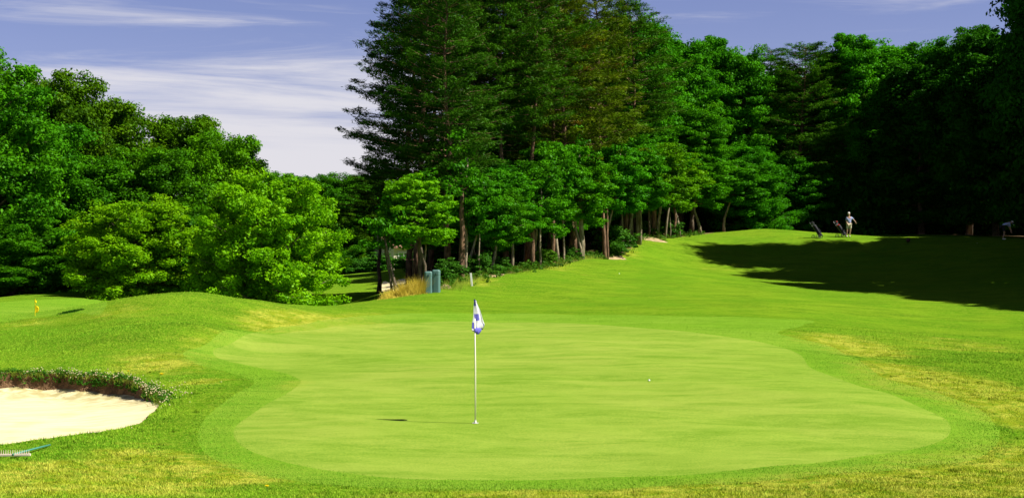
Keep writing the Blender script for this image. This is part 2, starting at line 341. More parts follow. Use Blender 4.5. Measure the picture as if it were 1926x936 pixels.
V5, T5, Tfg = split(V4, T4, lambda x, y: sdist(x, y, O_fgreen))
surf('ground', V5, T5, M['rough']); surf('practice_green_ground', V5, Tfg, M['fringe'])
surf('far_sand_ground', V4, Tfb, M['sand'], lambda V: {'edge': np.zeros(len(V))})
# bunker sand lies lower than the turf; the step between them is bare soil
def sand_z(x, y, sd):
    dd = np.clip(-sd, 0, 3)
    near = np.clip((y-27)/4.5, 0, 1)
    return H(x, y)-(.07+.27*near)-.16*(1-np.exp(-dd/.9))+.03*near*np.sin(x*5+y*3)*np.exp(-dd)
Vb, Tb2 = compact(V3, Tb); sdb = sdist(Vb[:, 0], Vb[:, 1], O_bunk); Vb = Vb.copy(); Vb[:, 2] = sand_z(Vb[:, 0], Vb[:, 1], np.minimum(sdb, 0))
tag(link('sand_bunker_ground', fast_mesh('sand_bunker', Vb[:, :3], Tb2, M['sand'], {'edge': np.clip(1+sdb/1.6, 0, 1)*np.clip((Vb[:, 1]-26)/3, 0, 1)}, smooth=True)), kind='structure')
# rim strip
q = np.concatenate([np.linspace(O_bunk[i], O_bunk[(i+1) % len(O_bunk)], 4)[:-1] for i in range(len(O_bunk))])
top = H(q[:, 0], q[:, 1])-.004; cen = O_bunk.mean(0); dirn = (cen-q)/np.linalg.norm(cen-q, axis=1)[:, None]
farr = np.clip((q[:, 1]-27)/4.5, 0, 1)
mid = q-dirn*.05*farr[:, None]; bot = q+dirn*.10
zb = sand_z(bot[:, 0], bot[:, 1], np.full(len(q), -.1))-.01
rimV = np.concatenate([np.c_[q, top], np.c_[mid, (top+zb)/2], np.c_[bot, zb]]); n_ = len(q); i_ = np.arange(n_); j_ = (i_+1) % n_
rimF = np.concatenate([np.stack([i_, j_, j_+n_, i_+n_], 1), np.stack([i_+n_, j_+n_, j_+2*n_, i_+2*n_], 1)])
tag(link('soil_rim_ground', fast_mesh('soil_rim', rimV, rimF, M['soil'], smooth=True)), kind='structure')

# ------------------------------------------------------------------ turf blades, stuff
def blades(name, x, y, h, wd, mat, z=None, lean=.5, attrs=True, seed=1, kind='stuff', label=None, cat=None, var=None):
    r = np.random.RandomState(seed); n = len(x); z = H(x, y) if z is None else z; a = r.rand(n)*2*np.pi
    ln = (r.rand(n, 2)-.5)*2*lean*h[:, None]
    A = np.stack([x-np.cos(a)*wd/2, y-np.sin(a)*wd/2, z-.005], 1); B = np.stack([x+np.cos(a)*wd/2, y+np.sin(a)*wd/2, z-.005], 1)
    Cc = np.stack([x+ln[:, 0], y+ln[:, 1], z+h], 1); V = np.stack([A, B, Cc], 1).reshape(-1, 3)
    at = {'dry': np.repeat(dryness(x, y), 3), 'litter': np.zeros(3*n)} if attrs else None
    fa = None if var is None else {'var': var}
    o = link(name, fast_mesh(name, V, np.arange(3*n).reshape(-1, 3), mat, at, fa)); tag(o, label, cat, kind=kind); return o
r = np.random.RandomState(11)
def scatter(n, y0, y1, power=1.0):
    yy = y0+(y1-y0)*r.rand(n)**power; xx = (r.rand(n)*2-1)*(.385*yy+.6); return xx, yy
x, y = scatter(760000, 15.3, 48, 1.6)
sf = np.minimum(sdist(x, y, O_fringe), 1e9); sb = sdist(x, y, O_bunk); k = (sf > .0) & (sb > .03) & (r.rand(len(x)) < np.clip((48-y)/10, 0, 1))
x, y, sf, sb = x[k], y[k], sf[k], sb[k]
clump = .5+.5*np.sin(x*2.1+np.sin(y*1.7)*2)*np.sin(y*1.3+x*.6)
h = (.014+.022*r.rand(len(x)))*np.clip(sf/.8, .35, 1)*(.7+.5*clump); h += (sb < .35)*(y > 26)*r.rand(len(x))*.05+(sb < .22)*(y <= 26)*r.rand(len(x))*.035
blades('rough_grass', x, y, h, .006+.00028*y, M['blade'], lean=.8, label='short rough grass around the putting green', cat='grass')

x, y = scatter(520000, 15.3, 50, 1.6)
sf = sdist(x, y, O_fringe); sg = sdist(x, y, O_green); k = (sf < .25) & (sg > -.06) & (sg < 40) & (r.rand(len(x)) < np.clip(sg*3+.4, .15, 1)*np.clip((50-y)/12, 0, 1)); x, y, sf = x[k], y[k], sf[k]
blades('fringe_grass', x, y, (.007+.010*r.rand(len(x)))*(1+.5*np.clip(1+sf/.6, 0, 1)), .006+.00028*y, M['fblade'], lean=.8, seed=2, label='closely mown collar of grass round the putting green', cat='grass')

cx_, cy_ = scatter(560, 15.6, 34, 1.2); kk = (sdist(cx_, cy_, O_fringe) > .25) & (sdist(cx_, cy_, O_bunk) > .2); cx_, cy_ = cx_[kk], cy_[kk]; nb = 26
x = np.repeat(cx_, nb)+r.randn(len(cx_)*nb)*.05; y = np.repeat(cy_, nb)+r.randn(len(cx_)*nb)*.05; hs = np.repeat(.02+.045*r.rand(len(cx_))**2, nb)
blades('grass_tufts', x, y, hs*(.5+.8*r.rand(len(x))), .007+.0003*y, M['rough'], lean=.8, seed=3, label='coarser tufts of grass scattered through the mown rough', cat='grass tufts')

# ------------------------------------------------------------------ trees
def leaves(cent, rad, nper, size, r, flat=.45, upk=.7, out=None, asp=.6, outw=.95):
    """leaf-sized faces spread through clumps; returns verts, faces, per face variation"""
    n = len(cent)*nper; ci = np.repeat(np.arange(len(cent)), nper)
    d = r.randn(n, 3); d /= np.linalg.norm(d, axis=1)[:, None]; rr = r.rand(n)**.45
    P = cent[ci]+d*(rr*rad[ci])[:, None]*np.array([1, 1, flat])
    nrm = r.randn(n, 3)*.7+np.array([0, 0, upk*.7])+d*outw; nrm /= np.linalg.norm(nrm, axis=1)[:, None]
    t = r.randn(n, 3)
    if out is not None: t = t*.45+out[ci]+np.array([0, 0, .25])
    t -= nrm*(t*nrm).sum(1)[:, None]; t /= np.linalg.norm(t, axis=1)[:, None]+1e-9; b = np.cross(nrm, t)
    s = (size*(.6+.8*r.rand(n)))[:, None]
    V = np.stack([P-t*s*.5, P+b*s*asp*.5-t*s*.05, P+t*s*.5, P-b*s*asp*.5-t*s*.05], 1).reshape(-1, 3)
    cv = r.rand(len(cent))[ci]; dc = r.rand(len(cent))[ci]
    return V, np.arange(4*n).reshape(-1, 4), np.clip(.6*cv+.4*r.rand(n), 0, 1), dc
def bend(p0, dr, ln, n, r, up=.15, wob=.08):
    pts = [np.array(p0, float)]; dr = np.array(dr, float)
    for i in range(n):
        dr = dr+r.randn(3)*wob+np.array([0, 0, up/n]); dr /= np.linalg.norm(dr); pts.append(pts[-1]+dr*ln/n)
    return pts
class Tree:
    """shared meshes of one kind of tree: a trunk with limbs, and a crown of leaves"""
    def __init__(s, name, kind, seed, H_, rad, base, bark, leaf, nlimb=20, nper=120, size=.16, tr=.16, sub=6, lean=0, csize=.62, lo=.5, flat=.5):
        r = np.random.RandomState(seed); s.name = name; s.H = H_; s.rad = rad; mb = MB(); cs = []; cr = []; cd = []
        tp = [np.array((0., 0, -.3))]; nseg = 9; off = np.zeros(2); dv = np.array([lean, 0.])
        for i in range(1, nseg+1):
            off = off+(r.randn(2)*.012+dv/nseg)*H_*(.6 if kind == 'pine' else 1); tp.append(np.array((off[0], off[1], H_*.97*i/nseg)))
        def at_h(z):
            q = np.clip(z/(H_*.97)*nseg, 0, nseg-1e-3); i = int(q); return tp[i]+(tp[i+1]-tp[i])*(q-i)
        def rt(z): return tr*max(.12, 1-.92*z/H_)
        mb.tube(tp, [rt(max(0, p[2]))*(1.35 if i == 0 else 1) for i, p in enumerate(tp)], 8)
        if kind == 'pine':
            z = base; k = r.rand()*6
            for _ in range(7):        # dead stubs under the crown
                zz = base*(.35+.6*r.rand()); az = r.rand()*6.28; pts = bend(at_h(zz), (math.cos(az), math.sin(az), .05), .5+r.rand()*1.1, 3, r, -.1); mb.tube(pts, [.025, .018, .012, .006], 4)
            while z < H_*.985:
                f = (z-base)/(H_-base); env = rad*(min(1, .62+1.6*f))*(1-max(0, f-.4)/.6)**.5+.3
                for j in range(r.randint(3, 6)):
                    k += 2.4+r.randn()*.3; ln = env*(.62+.46*r.rand()); elv = -.12+.5*f+r.randn()*.1
                    dr = (math.cos(k)*math.cos(elv), math.sin(k)*math.cos(elv), math.sin(elv)); pts = bend(at_h(z), dr, ln, 5, r, .30, .06)
                    mb.tube(pts, [.045*(1-.17*i)*(ln/rad)**.5 for i in range(6)], 4)
                    m = max(3, int(ln*3.0))
                    for q in range(m):
                        t = .28+.72*(q+r.rand())/m; fi = t*5; i = min(4, int(fi)); p = pts[i]+(pts[i+1]-pts[i])*(fi-i)
                        side = np.array([-dr[1], dr[0], 0])*(r.rand()*2-1)*ln*.30*(1.15-t*.75); c_ = p+side+np.array([0, 0, .08*r.randn()])
                        cs.append(c_); cr.append(.25+.24*r.rand()+.06*ln*(1-t)); cd.append(np.array(dr)*.8+side*.8)
                z += .27+.29*r.rand()
            cs = np.array(cs); cr = np.array(cr); cd = np.array(cd)
            V, Fc, va, de = leaves(cs, cr, nper, size, r, flat=.42, upk=1.3, out=cd, asp=.20, outw=.5)
        else:
            for i in range(nlimb):
                f = (i+r.rand()*.8)/nlimb; z = base+(H_*.93-base)*f; az = i*2.4+r.randn()*.35
                env = rad*math.sqrt(max(.05, 1-((f-.38)/.66)**2)) if f > .38 else rad*(lo+(1-lo)*f/.38)
                elv = .0+.95*f+r.randn()*.12; ln = env*(.78+.34*r.rand())/max(.45, math.cos(elv))
                ln = min(ln, rad*1.02)
                z0 = max(base*.6, z-ln*math.sin(elv)*.45)
                dr = (math.cos(az)*math.cos(elv), math.sin(az)*math.cos(elv), math.sin(elv)); pts = bend(at_h(z0), dr, ln, 5, r, .2, .1)
                b0 = rt(z0)*.45; mb.tube(pts, [b0*(1-.17*i2) for i2 in range(6)], 5)
                for q in range(sub):
                    t = .3+.7*(q+.5*r.rand()+.25)/sub; fi = t*5; i2 = min(4, int(fi)); p = pts[i2]+(pts[i2+1]-pts[i2])*(fi-i2)
                    dv2 = np.array(dr)*.6+r.randn(3)*np.array([.8, .8, .5]); dv2 /= np.linalg.norm(dv2); l2 = ln*.30*(1.2-.5*t)*(.6+.7*r.rand())
                    e = p+dv2*l2; mb.tube([p, (p+e)/2+np.array([0, 0, .04]), e], [b0*.3, b0*.2, b0*.08], 3)
                    for w_ in (1., .45): cs.append(p+dv2*l2*w_+r.randn(3)*.12); cr.append(csize*(.6+.65*r.rand())*(1 if w_ == 1 else .8))
            for j in range(5): cs.append(at_h(H_*.9)+r.randn(3)*np.array([.5, .5, .35])*rad*.25+np.array([0, 0, H_*.04])); cr.append(csize*.8)
            cs = np.array(cs); cr = np.array(cr); V, Fc, va, de = leaves(cs, cr, nper, size, r, flat=flat)
        s.ct = cs, cr
        s.trunk = mb.mesh(name+'_trunk', bark, smooth=True)
        s.top = V[:, 2].max()
        s.crown = fast_mesh(name+'_crown', V, Fc, leaf, face_attrs={'var': va, 'dead': de})
    def place(s, x, y, label, cat, group=None, top=None, sxy=1, rz=0, tint=(1, 1, 1), z=None, name=None, h=None):
        zg = hz(x, y) if z is None else z
        sz = (top-zg)/s.top if top is not None else (h/s.top if h else 1)
        o = empty(name or s.name, (x, y, zg-.03), rz); o.scale = (sxy, sxy, sz); tag(o, label, cat, group)
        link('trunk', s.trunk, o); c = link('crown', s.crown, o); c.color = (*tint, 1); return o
TR = {}
TR['bright'] = Tree('leafy_tree', 'd', 5, 6.4, 3.6, .35, M['bark'], M['leaf_bright'], nlimb=60, nper=150, size=.135, tr=.15, sub=8, csize=.46, lo=.95, flat=.75)
TR['edge'] = Tree('broadleaf_tree', 'd', 19, 22, 4.5, 1.6, M['bark'], M['leaf'], nlimb=80, nper=85, size=.32, tr=.26, sub=6, csize=1.0, lo=.8, flat=.6)
TR['bright2'] = Tree('leafy_tree', 'd', 15, 6.2, 3.2, .3, M['bark'], M['leaf_bright'], nlimb=56, nper=150, size=.135, tr=.15, sub=8, csize=.45, lo=.95, flat=.75)
TR['oak'] = Tree('broadleaf_tree', 'd', 7, 12, 3.9, .8, M['bark'], M['leaf'], nlimb=62, nper=170, size=.165, tr=.22, sub=7, csize=.72, lo=.9, flat=.72)
TR['oak2'] = Tree('broadleaf_tree', 'd', 8, 12, 3.6, 1., M['bark'], M['leaf'], nlimb=62, nper=170, size=.165, tr=.22, sub=7, csize=.70, lo=.9, flat=.72)
TR['tall'] = Tree('broadleaf_tree', 'd', 9, 17, 3.7, 4.5, M['bark'], M['leaf'], nlimb=56, nper=130, size=.20, tr=.24, sub=7, csize=.78, lo=.7)
TR['tall2'] = Tree('broadleaf_tree', 'd', 10, 17, 3.4, 3.5, M['bark'], M['leaf'], nlimb=56, nper=130, size=.20, tr=.24, sub=7, csize=.75, lo=.7)
TR['lofty'] = Tree('broadleaf_tree', 'd', 29, 22, 4.5, 7, M['bark'], M['leaf'], nlimb=70, nper=110, size=.26, tr=.26, sub=6, csize=1.0, lo=.8, flat=.6)
TR['slim'] = Tree('understory_tree', 'd', 12, 8, 2.3, 3.1, M['palebark'], M['leaf'], nlimb=32, nper=110, size=.15, tr=.11, sub=6, csize=.46, lo=.75, flat=.55)
TR['slim2'] = Tree('understory_tree', 'd', 13, 8, 2.1, 3.5, M['palebark'], M['leaf'], nlimb=30, nper=110, size=.15, tr=.10, sub=6, csize=.45, lo=.75, lean=.06, flat=.55)
TR['young'] = Tree('young_maple', 'd', 14, 6, 1.75, 2.7, M['bark'], M['leaf_bright'], nlimb=34, nper=100, size=.13, tr=.09, sub=6, csize=.36, lo=.85, flat=.42)
TR['pine'] = Tree('pine_tree', 'pine', 21, 21, 4.2, 5.5, M['pbark'], M['needle'], nper=50, size=.22, tr=.22)
TR['pine2'] = Tree('pine_tree', 'pine', 22, 21, 3.9, 9.5, M['pbark'], M['needle'], nper=50, size=.22, tr=.20)
TR['pine3'] = Tree('pine_tree', 'pine', 23, 20, 3.6, 4.5, M['pbark'], M['needle'], nper=50, size=.22, tr=.20)
TR['shrub'] = Tree('shrub', 'd', 31, 1.5, .9, .1, M['bark'], M['shrub'], nlimb=14, nper=60, size=.12, tr=.03, sub=4, csize=.28, lo=.8)
TR['shrub2'] = Tree('shrub', 'd', 32, 1.3, 1.0, .1, M['bark'], M['shrub'], nlimb=14, nper=60, size=.12, tr=.03, sub=4, csize=.28, lo=.8)
def W(px, Y): return (px-CX)*Y/F, Y
def ZT(py, Y): return CH-(py-CY)*Y/F
def T_(kind, px, Y, ytop, label, sxy=1, rz=0, tint=(1, 1, 1), group=None, cat='tree', name=None, h=None):
    X, Yw = W(px, Y); return TR[kind].place(X, Yw, label, cat, group, top=None if h else ZT(ytop, Y), sxy=sxy, rz=rz, tint=tint, name=name, h=h)
GL = 'trees along the left side of the course'
T_('bright', 500, 60, 312, 'wide bright green leafy tree, the largest one behind the dip beside the grassy mound', .95, .3, (1.3, 1.15, 1), group=GL)
T_('bright2', 245, 65, 362, 'low bright green leafy tree behind the grassy mound, left of the largest bright tree', .98, 1.9, (1.35, 1.1, 1), group=GL)
T_('bright2', 372, 67, 385, 'small dark-tinted leafy tree squeezed between the two bright trees behind the mound', .7, 4, (.35, .5, .8), group=GL)  # low tint puts the dark gap between the bright trees into the leaves
T_('oak', 405, 76, 240, 'light green tree with feathery top rising over the largest bright tree', .78, .8, (1.7, 1.35, .8), group=GL)
T_('oak2', -8, 69, 100, 'tall mid green tree at the left edge of the photo', 1.1, 2.2, (1.15, 1.2, 1.2), group=GL)
T_('oak', 62, 73, 215, 'blue-green spreading tree in front of the taller trees at far left', 1.0, 5, (1.1, 1.25, 1.4), group=GL)
T_('oak', 120, 79, 126, 'dark olive tree with rounded top, second highest on the left skyline', 1.0, 3.1, (1.4, .9, .9), group=GL)
T_('oak2', 222, 83, 180, 'olive green tree on the left skyline just below the second highest', 1.15, 1, (1.5, .95, .8), group=GL)
T_('oak2', 318, 88, 210, 'small-crowned olive tree closing the descending left skyline before the feathery tree', 1.1, 4.4, (1.4, .95, .8), group=GL)
T_('oak', 165, 72, 290, 'mid green tree overhanging the left edge of the practice green', .9, 2.5, (1.1, 1.1, 1.), group=GL)
T_('oak2', 315, 73, 270, 'leafy tree filling the gap above the low bright tree behind the mound', .9, .3, (1.1, 1.0, .8), group=GL)
T_('oak', 20, 67.5, 400, 'low shaded tree with foliage to the ground at the far left behind the practice green', .7, 1.2, (1.1, 1.1, 1), group=GL)
T_('oak2', 110, 69, 430, 'low shaded bushy tree behind the practice green between two taller trees', .6, .2, (.8, 1, .9), group=GL)
# distant trees in the gap
GD = 'distant trees beyond the far fairway'
for i, (px, Y, yt, k, s, t, lb) in enumerate([(520,150,320,'oak',1.1,(1.2,1.1,1.1),'distant round tree showing just above the right shoulder of the feathery tree'),
      (572,160,326,'oak2',1.1,(1,1.1,1.2),'distant tree above the largest bright tree, second in the far row'),(624,150,322,'oak',1.2,(1.1,1.1,1.1),'distant tree at the middle of the far row under the pale sky'),
      (672,155,324,'oak2',1.1,(1,1,1),'distant tree beside the lowest branches of the left pine'),(655,150,366,'oak2',.9,(1.4,.95,.8),'dull olive tree standing before the far row above the hedge'),(706,172,352,'oak',1.2,(.9,1,1),'dark far tree tucked under the left pine'),
      (770,205,352,'oak2',1.2,(.8,.9,1),'far tree rising behind the brown roofed house'),(845,160,352,'oak',1.0,(.8,.9,1),'shaded far tree behind the utility boxes')]):
    T_(k, px, Y, yt, lb, s, i*1.3, t, group=GD)
# pines of the central grove
GP = 'pines of the central grove'
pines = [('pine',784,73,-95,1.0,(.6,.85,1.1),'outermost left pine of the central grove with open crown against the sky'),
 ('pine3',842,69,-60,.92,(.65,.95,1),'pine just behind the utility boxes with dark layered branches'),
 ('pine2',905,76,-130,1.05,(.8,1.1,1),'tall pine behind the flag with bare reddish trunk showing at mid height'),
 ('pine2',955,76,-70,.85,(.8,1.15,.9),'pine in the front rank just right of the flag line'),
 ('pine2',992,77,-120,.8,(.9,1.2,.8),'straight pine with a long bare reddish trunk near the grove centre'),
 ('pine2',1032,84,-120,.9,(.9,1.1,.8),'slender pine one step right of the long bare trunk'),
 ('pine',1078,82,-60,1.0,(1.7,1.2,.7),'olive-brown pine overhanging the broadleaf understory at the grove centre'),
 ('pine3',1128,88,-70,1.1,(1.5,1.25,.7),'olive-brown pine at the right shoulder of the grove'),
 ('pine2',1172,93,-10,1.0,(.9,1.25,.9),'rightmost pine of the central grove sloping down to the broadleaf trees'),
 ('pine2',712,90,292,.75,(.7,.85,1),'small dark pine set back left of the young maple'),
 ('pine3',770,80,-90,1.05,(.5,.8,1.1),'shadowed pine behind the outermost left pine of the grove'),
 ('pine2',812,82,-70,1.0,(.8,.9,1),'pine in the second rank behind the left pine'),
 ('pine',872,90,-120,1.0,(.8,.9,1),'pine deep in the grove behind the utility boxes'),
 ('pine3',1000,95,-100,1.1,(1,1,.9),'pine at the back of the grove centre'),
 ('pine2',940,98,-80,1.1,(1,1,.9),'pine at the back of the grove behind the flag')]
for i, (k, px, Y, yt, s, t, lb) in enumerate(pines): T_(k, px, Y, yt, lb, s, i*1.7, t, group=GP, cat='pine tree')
GU = 'small broadleaf trees along the edge of the grove'
T_('young', 795, 62.8, 322, 'bright yellow-green young maple standing over the utility boxes', .98, .4, (1, 1, 1), group=GU)
under = [('slim2',884,67,330,.8,(1,1.2,1.2),'understory tree right behind the white stake'),
 ('slim',925,68.5,352,.82,(1.15,1.15,.9),'understory tree with low hanging boughs right of the white stake'),
 ('slim2',962,72,318,.9,(1,1.2,1.3),'blue-green understory tree right of the low-boughed one'),
 ('slim',1004,75,300,.9,(1.1,1.2,1),'understory tree under the long bare pine trunk'),
 ('slim2',1050,77.5,262,1.,(1.05,1.2,1.1),'tall understory tree with a dense dome at the grove centre'),
 ('slim',1095,79.5,292,.95,(1.3,1.3,.9),'understory tree whose pale trunk stands out alone on the lit edge'),
 ('slim2',1140,86,268,1.05,(1,1.3,1.2),'understory tree over the cluster of thin trunks'),
 ('slim',1182,90,255,1.1,(1.1,1.3,1.1),'understory tree near the right end of the pines'),
 ('slim2',1203,91,280,1.,(1.1,1.2,1),'understory tree with thick straight trunk on the upper lit edge'),
 ('slim',1236,95,268,1.15,(1.7,1.3,.7),'yellow-tinged understory tree on the upper slope'),
 ('slim2',1278,99,280,1.2,(2.1,1.5,.6),'yellowest understory tree near the top of the slope'),
 ('slim',1318,103,290,1.2,(1.2,1.3,.9),'last understory tree before the crest of the fairway'),
 ('slim2',1362,108,300,1.25,(1,1.2,1.1),'understory tree in the dark bay behind the crest'),
 ('slim',1075,86,330,.9,(.9,1.1,1.),'understory tree standing back behind the lone pale trunk'),
 ('slim2',985,82,340,1.1,(.8,1,1.),'shaded understory tree inside the grove centre'),
 ('tall',1040,83,276,.7,(1.05,1.15,1.1),'broad-crowned understory tree pushing out between the pines at the grove centre'),
 ('tall2',1128,91,232,.62,(1.0,1.25,1.1),'tall broadleaf tree rising through the olive-brown pines'),
 ('tall',1222,98,232,.8,(1.1,1.2,1.),'full-crowned broadleaf tree above the thickest sunlit trunk'),
 ('tall2',930,75,296,.55,(.8,1.1,1.2),'dark rounded broadleaf tree behind the low hanging boughs'),
 ('tall',1300,106,190,.8,(1.2,1.3,.9),'broadleaf tree in the angle between the grove and the back wall'),
 ('slim',905,80,350,1.1,(.8,1,1.),'shaded understory tree inside the grove behind the white stake'),
 ('slim2',1165,97,320,1.1,(.8,1,1.),'shaded understory tree inside the upper grove')]
for i, (k, px, Y, yt, s, t, lb) in enumerate(under): T_(k, px, Y, yt, lb, s, i*2.1, t, group=GU)
# back wall of broadleaf trees and pines
GB = 'trees walling the back of the fairway'
back = [('tall',1190,104,22,1.0,(1,1.25,1),'tall broadleaf tree stepping down from the pines on the skyline'),
 ('tall2',1232,110,48,1.,(1,1.2,1),'broadleaf tree second on the skyline right of the pines'),
 ('tall',1282,112,62,1.,(1,1.25,1.1),'round-topped broadleaf tree third on the skyline right of the pines'),
 ('tall2',1335,118,66,.9,(.85,1.1,1.1),'narrow dark-topped tree on the skyline with a pointed crown'),
 ('tall',1385,119,82,1.0,(1.1,1.3,1.1),'broadleaf tree on the skyline beside the first back pine'),
 ('pine3',1442,121,84,1.2,(1.0,1.4,.9),'pine with flat layered boughs left of middle in the back wall'),
 ('pine',1505,119,80,1.1,(1.0,1.4,.9),'broad pine with pale layered boughs at the middle of the back wall'),
 ('pine2',1548,121,88,1.1,(1.0,1.3,.9),'pine just left of the standing golfer on the skyline'),
 ('tall2',1600,120,62,1.0,(1.1,1.4,1),'broadleaf tree on the skyline straight above the standing golfer'),
 ('tall',1655,121,74,1.0,(1.1,1.4,1),'broadleaf tree on the skyline just right of the standing golfer'),
 ('tall2',1710,120,78,1.0,(1.1,1.4,1),'broadleaf tree right of middle between golfer and dark corner'),
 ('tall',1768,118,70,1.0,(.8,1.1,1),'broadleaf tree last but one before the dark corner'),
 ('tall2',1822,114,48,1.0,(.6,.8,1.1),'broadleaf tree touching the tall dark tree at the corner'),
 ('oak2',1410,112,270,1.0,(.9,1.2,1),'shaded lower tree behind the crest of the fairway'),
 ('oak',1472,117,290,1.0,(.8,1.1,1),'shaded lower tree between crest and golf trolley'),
 ('oak2',1660,119,280,1.1,(.45,.65,1),'shaded lower tree behind the standing golfer on the right'),  # these low tints paint the dark corner's shade into the leaf colour
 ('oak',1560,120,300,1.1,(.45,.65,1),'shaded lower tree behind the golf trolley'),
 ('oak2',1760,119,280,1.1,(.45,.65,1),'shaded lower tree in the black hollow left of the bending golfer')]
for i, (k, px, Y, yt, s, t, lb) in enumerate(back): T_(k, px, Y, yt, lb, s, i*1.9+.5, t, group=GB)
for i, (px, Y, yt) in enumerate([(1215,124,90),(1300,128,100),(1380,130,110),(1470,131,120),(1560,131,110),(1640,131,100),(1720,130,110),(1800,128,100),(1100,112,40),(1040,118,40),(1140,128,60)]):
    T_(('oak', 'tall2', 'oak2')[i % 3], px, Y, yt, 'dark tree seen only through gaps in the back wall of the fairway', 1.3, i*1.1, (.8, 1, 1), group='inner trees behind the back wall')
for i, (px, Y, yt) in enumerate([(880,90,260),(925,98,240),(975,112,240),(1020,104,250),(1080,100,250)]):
    T_(('oak', 'oak2')[i % 2], px, Y, yt, 'dark low tree seen only through gaps between the trunks of the central grove', 1.1, i*1.1, (.6, .8, .9), group='inner trees of the central grove')  # tint lowered so the leaf colour carries the shade inside the grove
# right-hand wall
GR = 'tall trees down the right side of the fairway'
rightw = [('lofty',34.9,87,28,1.1,'towering dark tree at the right edge rising out of the photo'),
 ('edge',35.5,79,26,1.1,'tall shaded tree at the right edge nearer than the towering one'),
 ('edge',38.8,99.8,24,.95,'tall shaded tree at the right edge behind the towering one'),
 ('edge',38.0,108.5,16.5,.9,'tall shaded tree behind the bending golfer'),
 ('edge',34.2,115.5,14.5,.95,'tall shaded tree in the dark corner of the fairway')]
for i, (k, X, Y, h_, s, lb) in enumerate(rightw): TR[k].place(X, Y, lb, 'tree', GR, h=h_, sxy=s, rz=i*1.3, tint=(.5, .65, 1))  # tint darkens the leaves, shade of the wall put into their colour
for i, (X, Y, h_, k) in enumerate([(36,71.5,24,'edge'),(38,64.5,22,'edge'),(41,58,21,'edge'),(42,82,27,'edge'),(45,90,25,'edge'),(39.5,118,14.5,'edge'),(44.5,105,20,'edge')]):  # last tree is unseen, added to shade the strip by the golfers
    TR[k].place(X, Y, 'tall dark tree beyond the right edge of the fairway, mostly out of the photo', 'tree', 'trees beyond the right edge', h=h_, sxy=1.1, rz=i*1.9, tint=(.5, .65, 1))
# ------------------------------------------------------------------ undergrowth behind the trunks
def thicket(name, pts, n, h0, h1, spread, label, cat, nper=60, size=.3, seed=4, tint=(.8, 1, 1), low=.2, cs=.8):
    r = np.random.RandomState(seed); P = np.array([W(*p) for p in pts]); cs_ = []
    for i in range(n):
        t = r.rand()*(len(P)-1); k = int(t); p = P[k]+(P[k+1]-P[k])*(t-k)+r.randn(2)*spread
        cs_.append((p[0], p[1], low+(h0+(h1-h0)*(.5+.5*math.sin(t*9)))*r.rand()))
    cs_ = np.array(cs_); cs_[:, 2] += H(cs_[:, 0], cs_[:, 1]); V, Fc, va, de = leaves(cs_, np.full(n, cs)*(.7+.6*r.rand(n)), nper, size, r, flat=.7)
    o = link(name, fast_mesh(name, V, Fc, M['leaf'], face_attrs={'var': va, 'dead': de*0})); o.color = (*tint, 1); tag(o, label, cat, kind='stuff')  # tint darkens the leaves to paint in the woodland's shade
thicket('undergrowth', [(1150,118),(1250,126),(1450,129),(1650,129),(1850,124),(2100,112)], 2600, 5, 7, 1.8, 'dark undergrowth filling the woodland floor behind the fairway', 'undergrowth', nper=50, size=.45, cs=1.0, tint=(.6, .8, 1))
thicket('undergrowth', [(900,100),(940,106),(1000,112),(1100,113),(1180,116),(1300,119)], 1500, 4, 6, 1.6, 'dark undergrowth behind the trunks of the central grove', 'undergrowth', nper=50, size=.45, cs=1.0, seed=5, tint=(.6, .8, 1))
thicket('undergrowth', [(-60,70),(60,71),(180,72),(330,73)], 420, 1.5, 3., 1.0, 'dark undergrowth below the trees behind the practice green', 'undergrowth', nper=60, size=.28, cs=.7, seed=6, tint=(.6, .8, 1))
thicket('undergrowth', [(1560,117),(1700,118),(1850,118),(2050,112)], 900, 3.5, 5, .8, 'shade-darkened undergrowth in the corner of the fairway behind the golfers', 'undergrowth', nper=50, size=.4, cs=.8, seed=9, tint=(.5, .7, 1))
# low weeds and seedlings along the edge of the grove
edge_line = [(835,63.5),(905,66),(960,70),(1020,74.5),(1075,79.5),(1130,86),(1180,91.5),(1240,97.5),(1310,103)]
r = np.random.RandomState(8); P = np.array([W(*p) for p in edge_line]); cc = []
for i in range(380):
    t = r.rand()*(len(P)-1); k = int(t); p = P[k]+(P[k+1]-P[k])*(t-k)+r.randn(2)*np.array([.4, .9]); cc.append((p[0], p[1], .05+.3*r.rand()**2))
cc = np.array(cc); cc[:, 2] += H(cc[:, 0], cc[:, 1]); V, Fc, va, de = leaves(cc, .10+.22*r.rand(len(cc)), 34, .10, r, flat=.8)
o = link('weeds', fast_mesh('weeds', V, Fc, M['shrub'], face_attrs={'var': va})); o.color = (1.2, 1.0, 1, 1)
tag(o, 'weeds and seedlings along the lit edge of the grove', 'weeds', kind='stuff')
GS = 'shrubs at the foot of the grove'
for i, (px, Y, h_, lb) in enumerate([(848,64.6,1.2,'leafy shrub between the utility boxes and the white stake'),(903,67,1.3,'shrub on the right of the white stake'),(940,69.5,.9,'low shrub beside the patch of bare earth'),
        (1022,75,1.1,'yellow-green shrub between two pale trunks at the grove edge'),(1072,79.4,.9,'low shrub left of the lone pale trunk'),(1151,87.4,2.0,'rounded green shrub right of the paired trunks'),(1218,95,1.2,'shrub near the thick trunk on the upper slope'),(1262,99,1.4,'shrub beside the thin forked trunk near the crest')]):
    X, Y = W(px, Y); TR[('shrub', 'shrub2')[i % 2]].place(X, Y, lb, 'shrub', GS, h=h_, sxy=h_*.75, rz=i*1.2, tint=((1, 1, 1), (1.5, 1.15, .8))[i in (3, 6)])
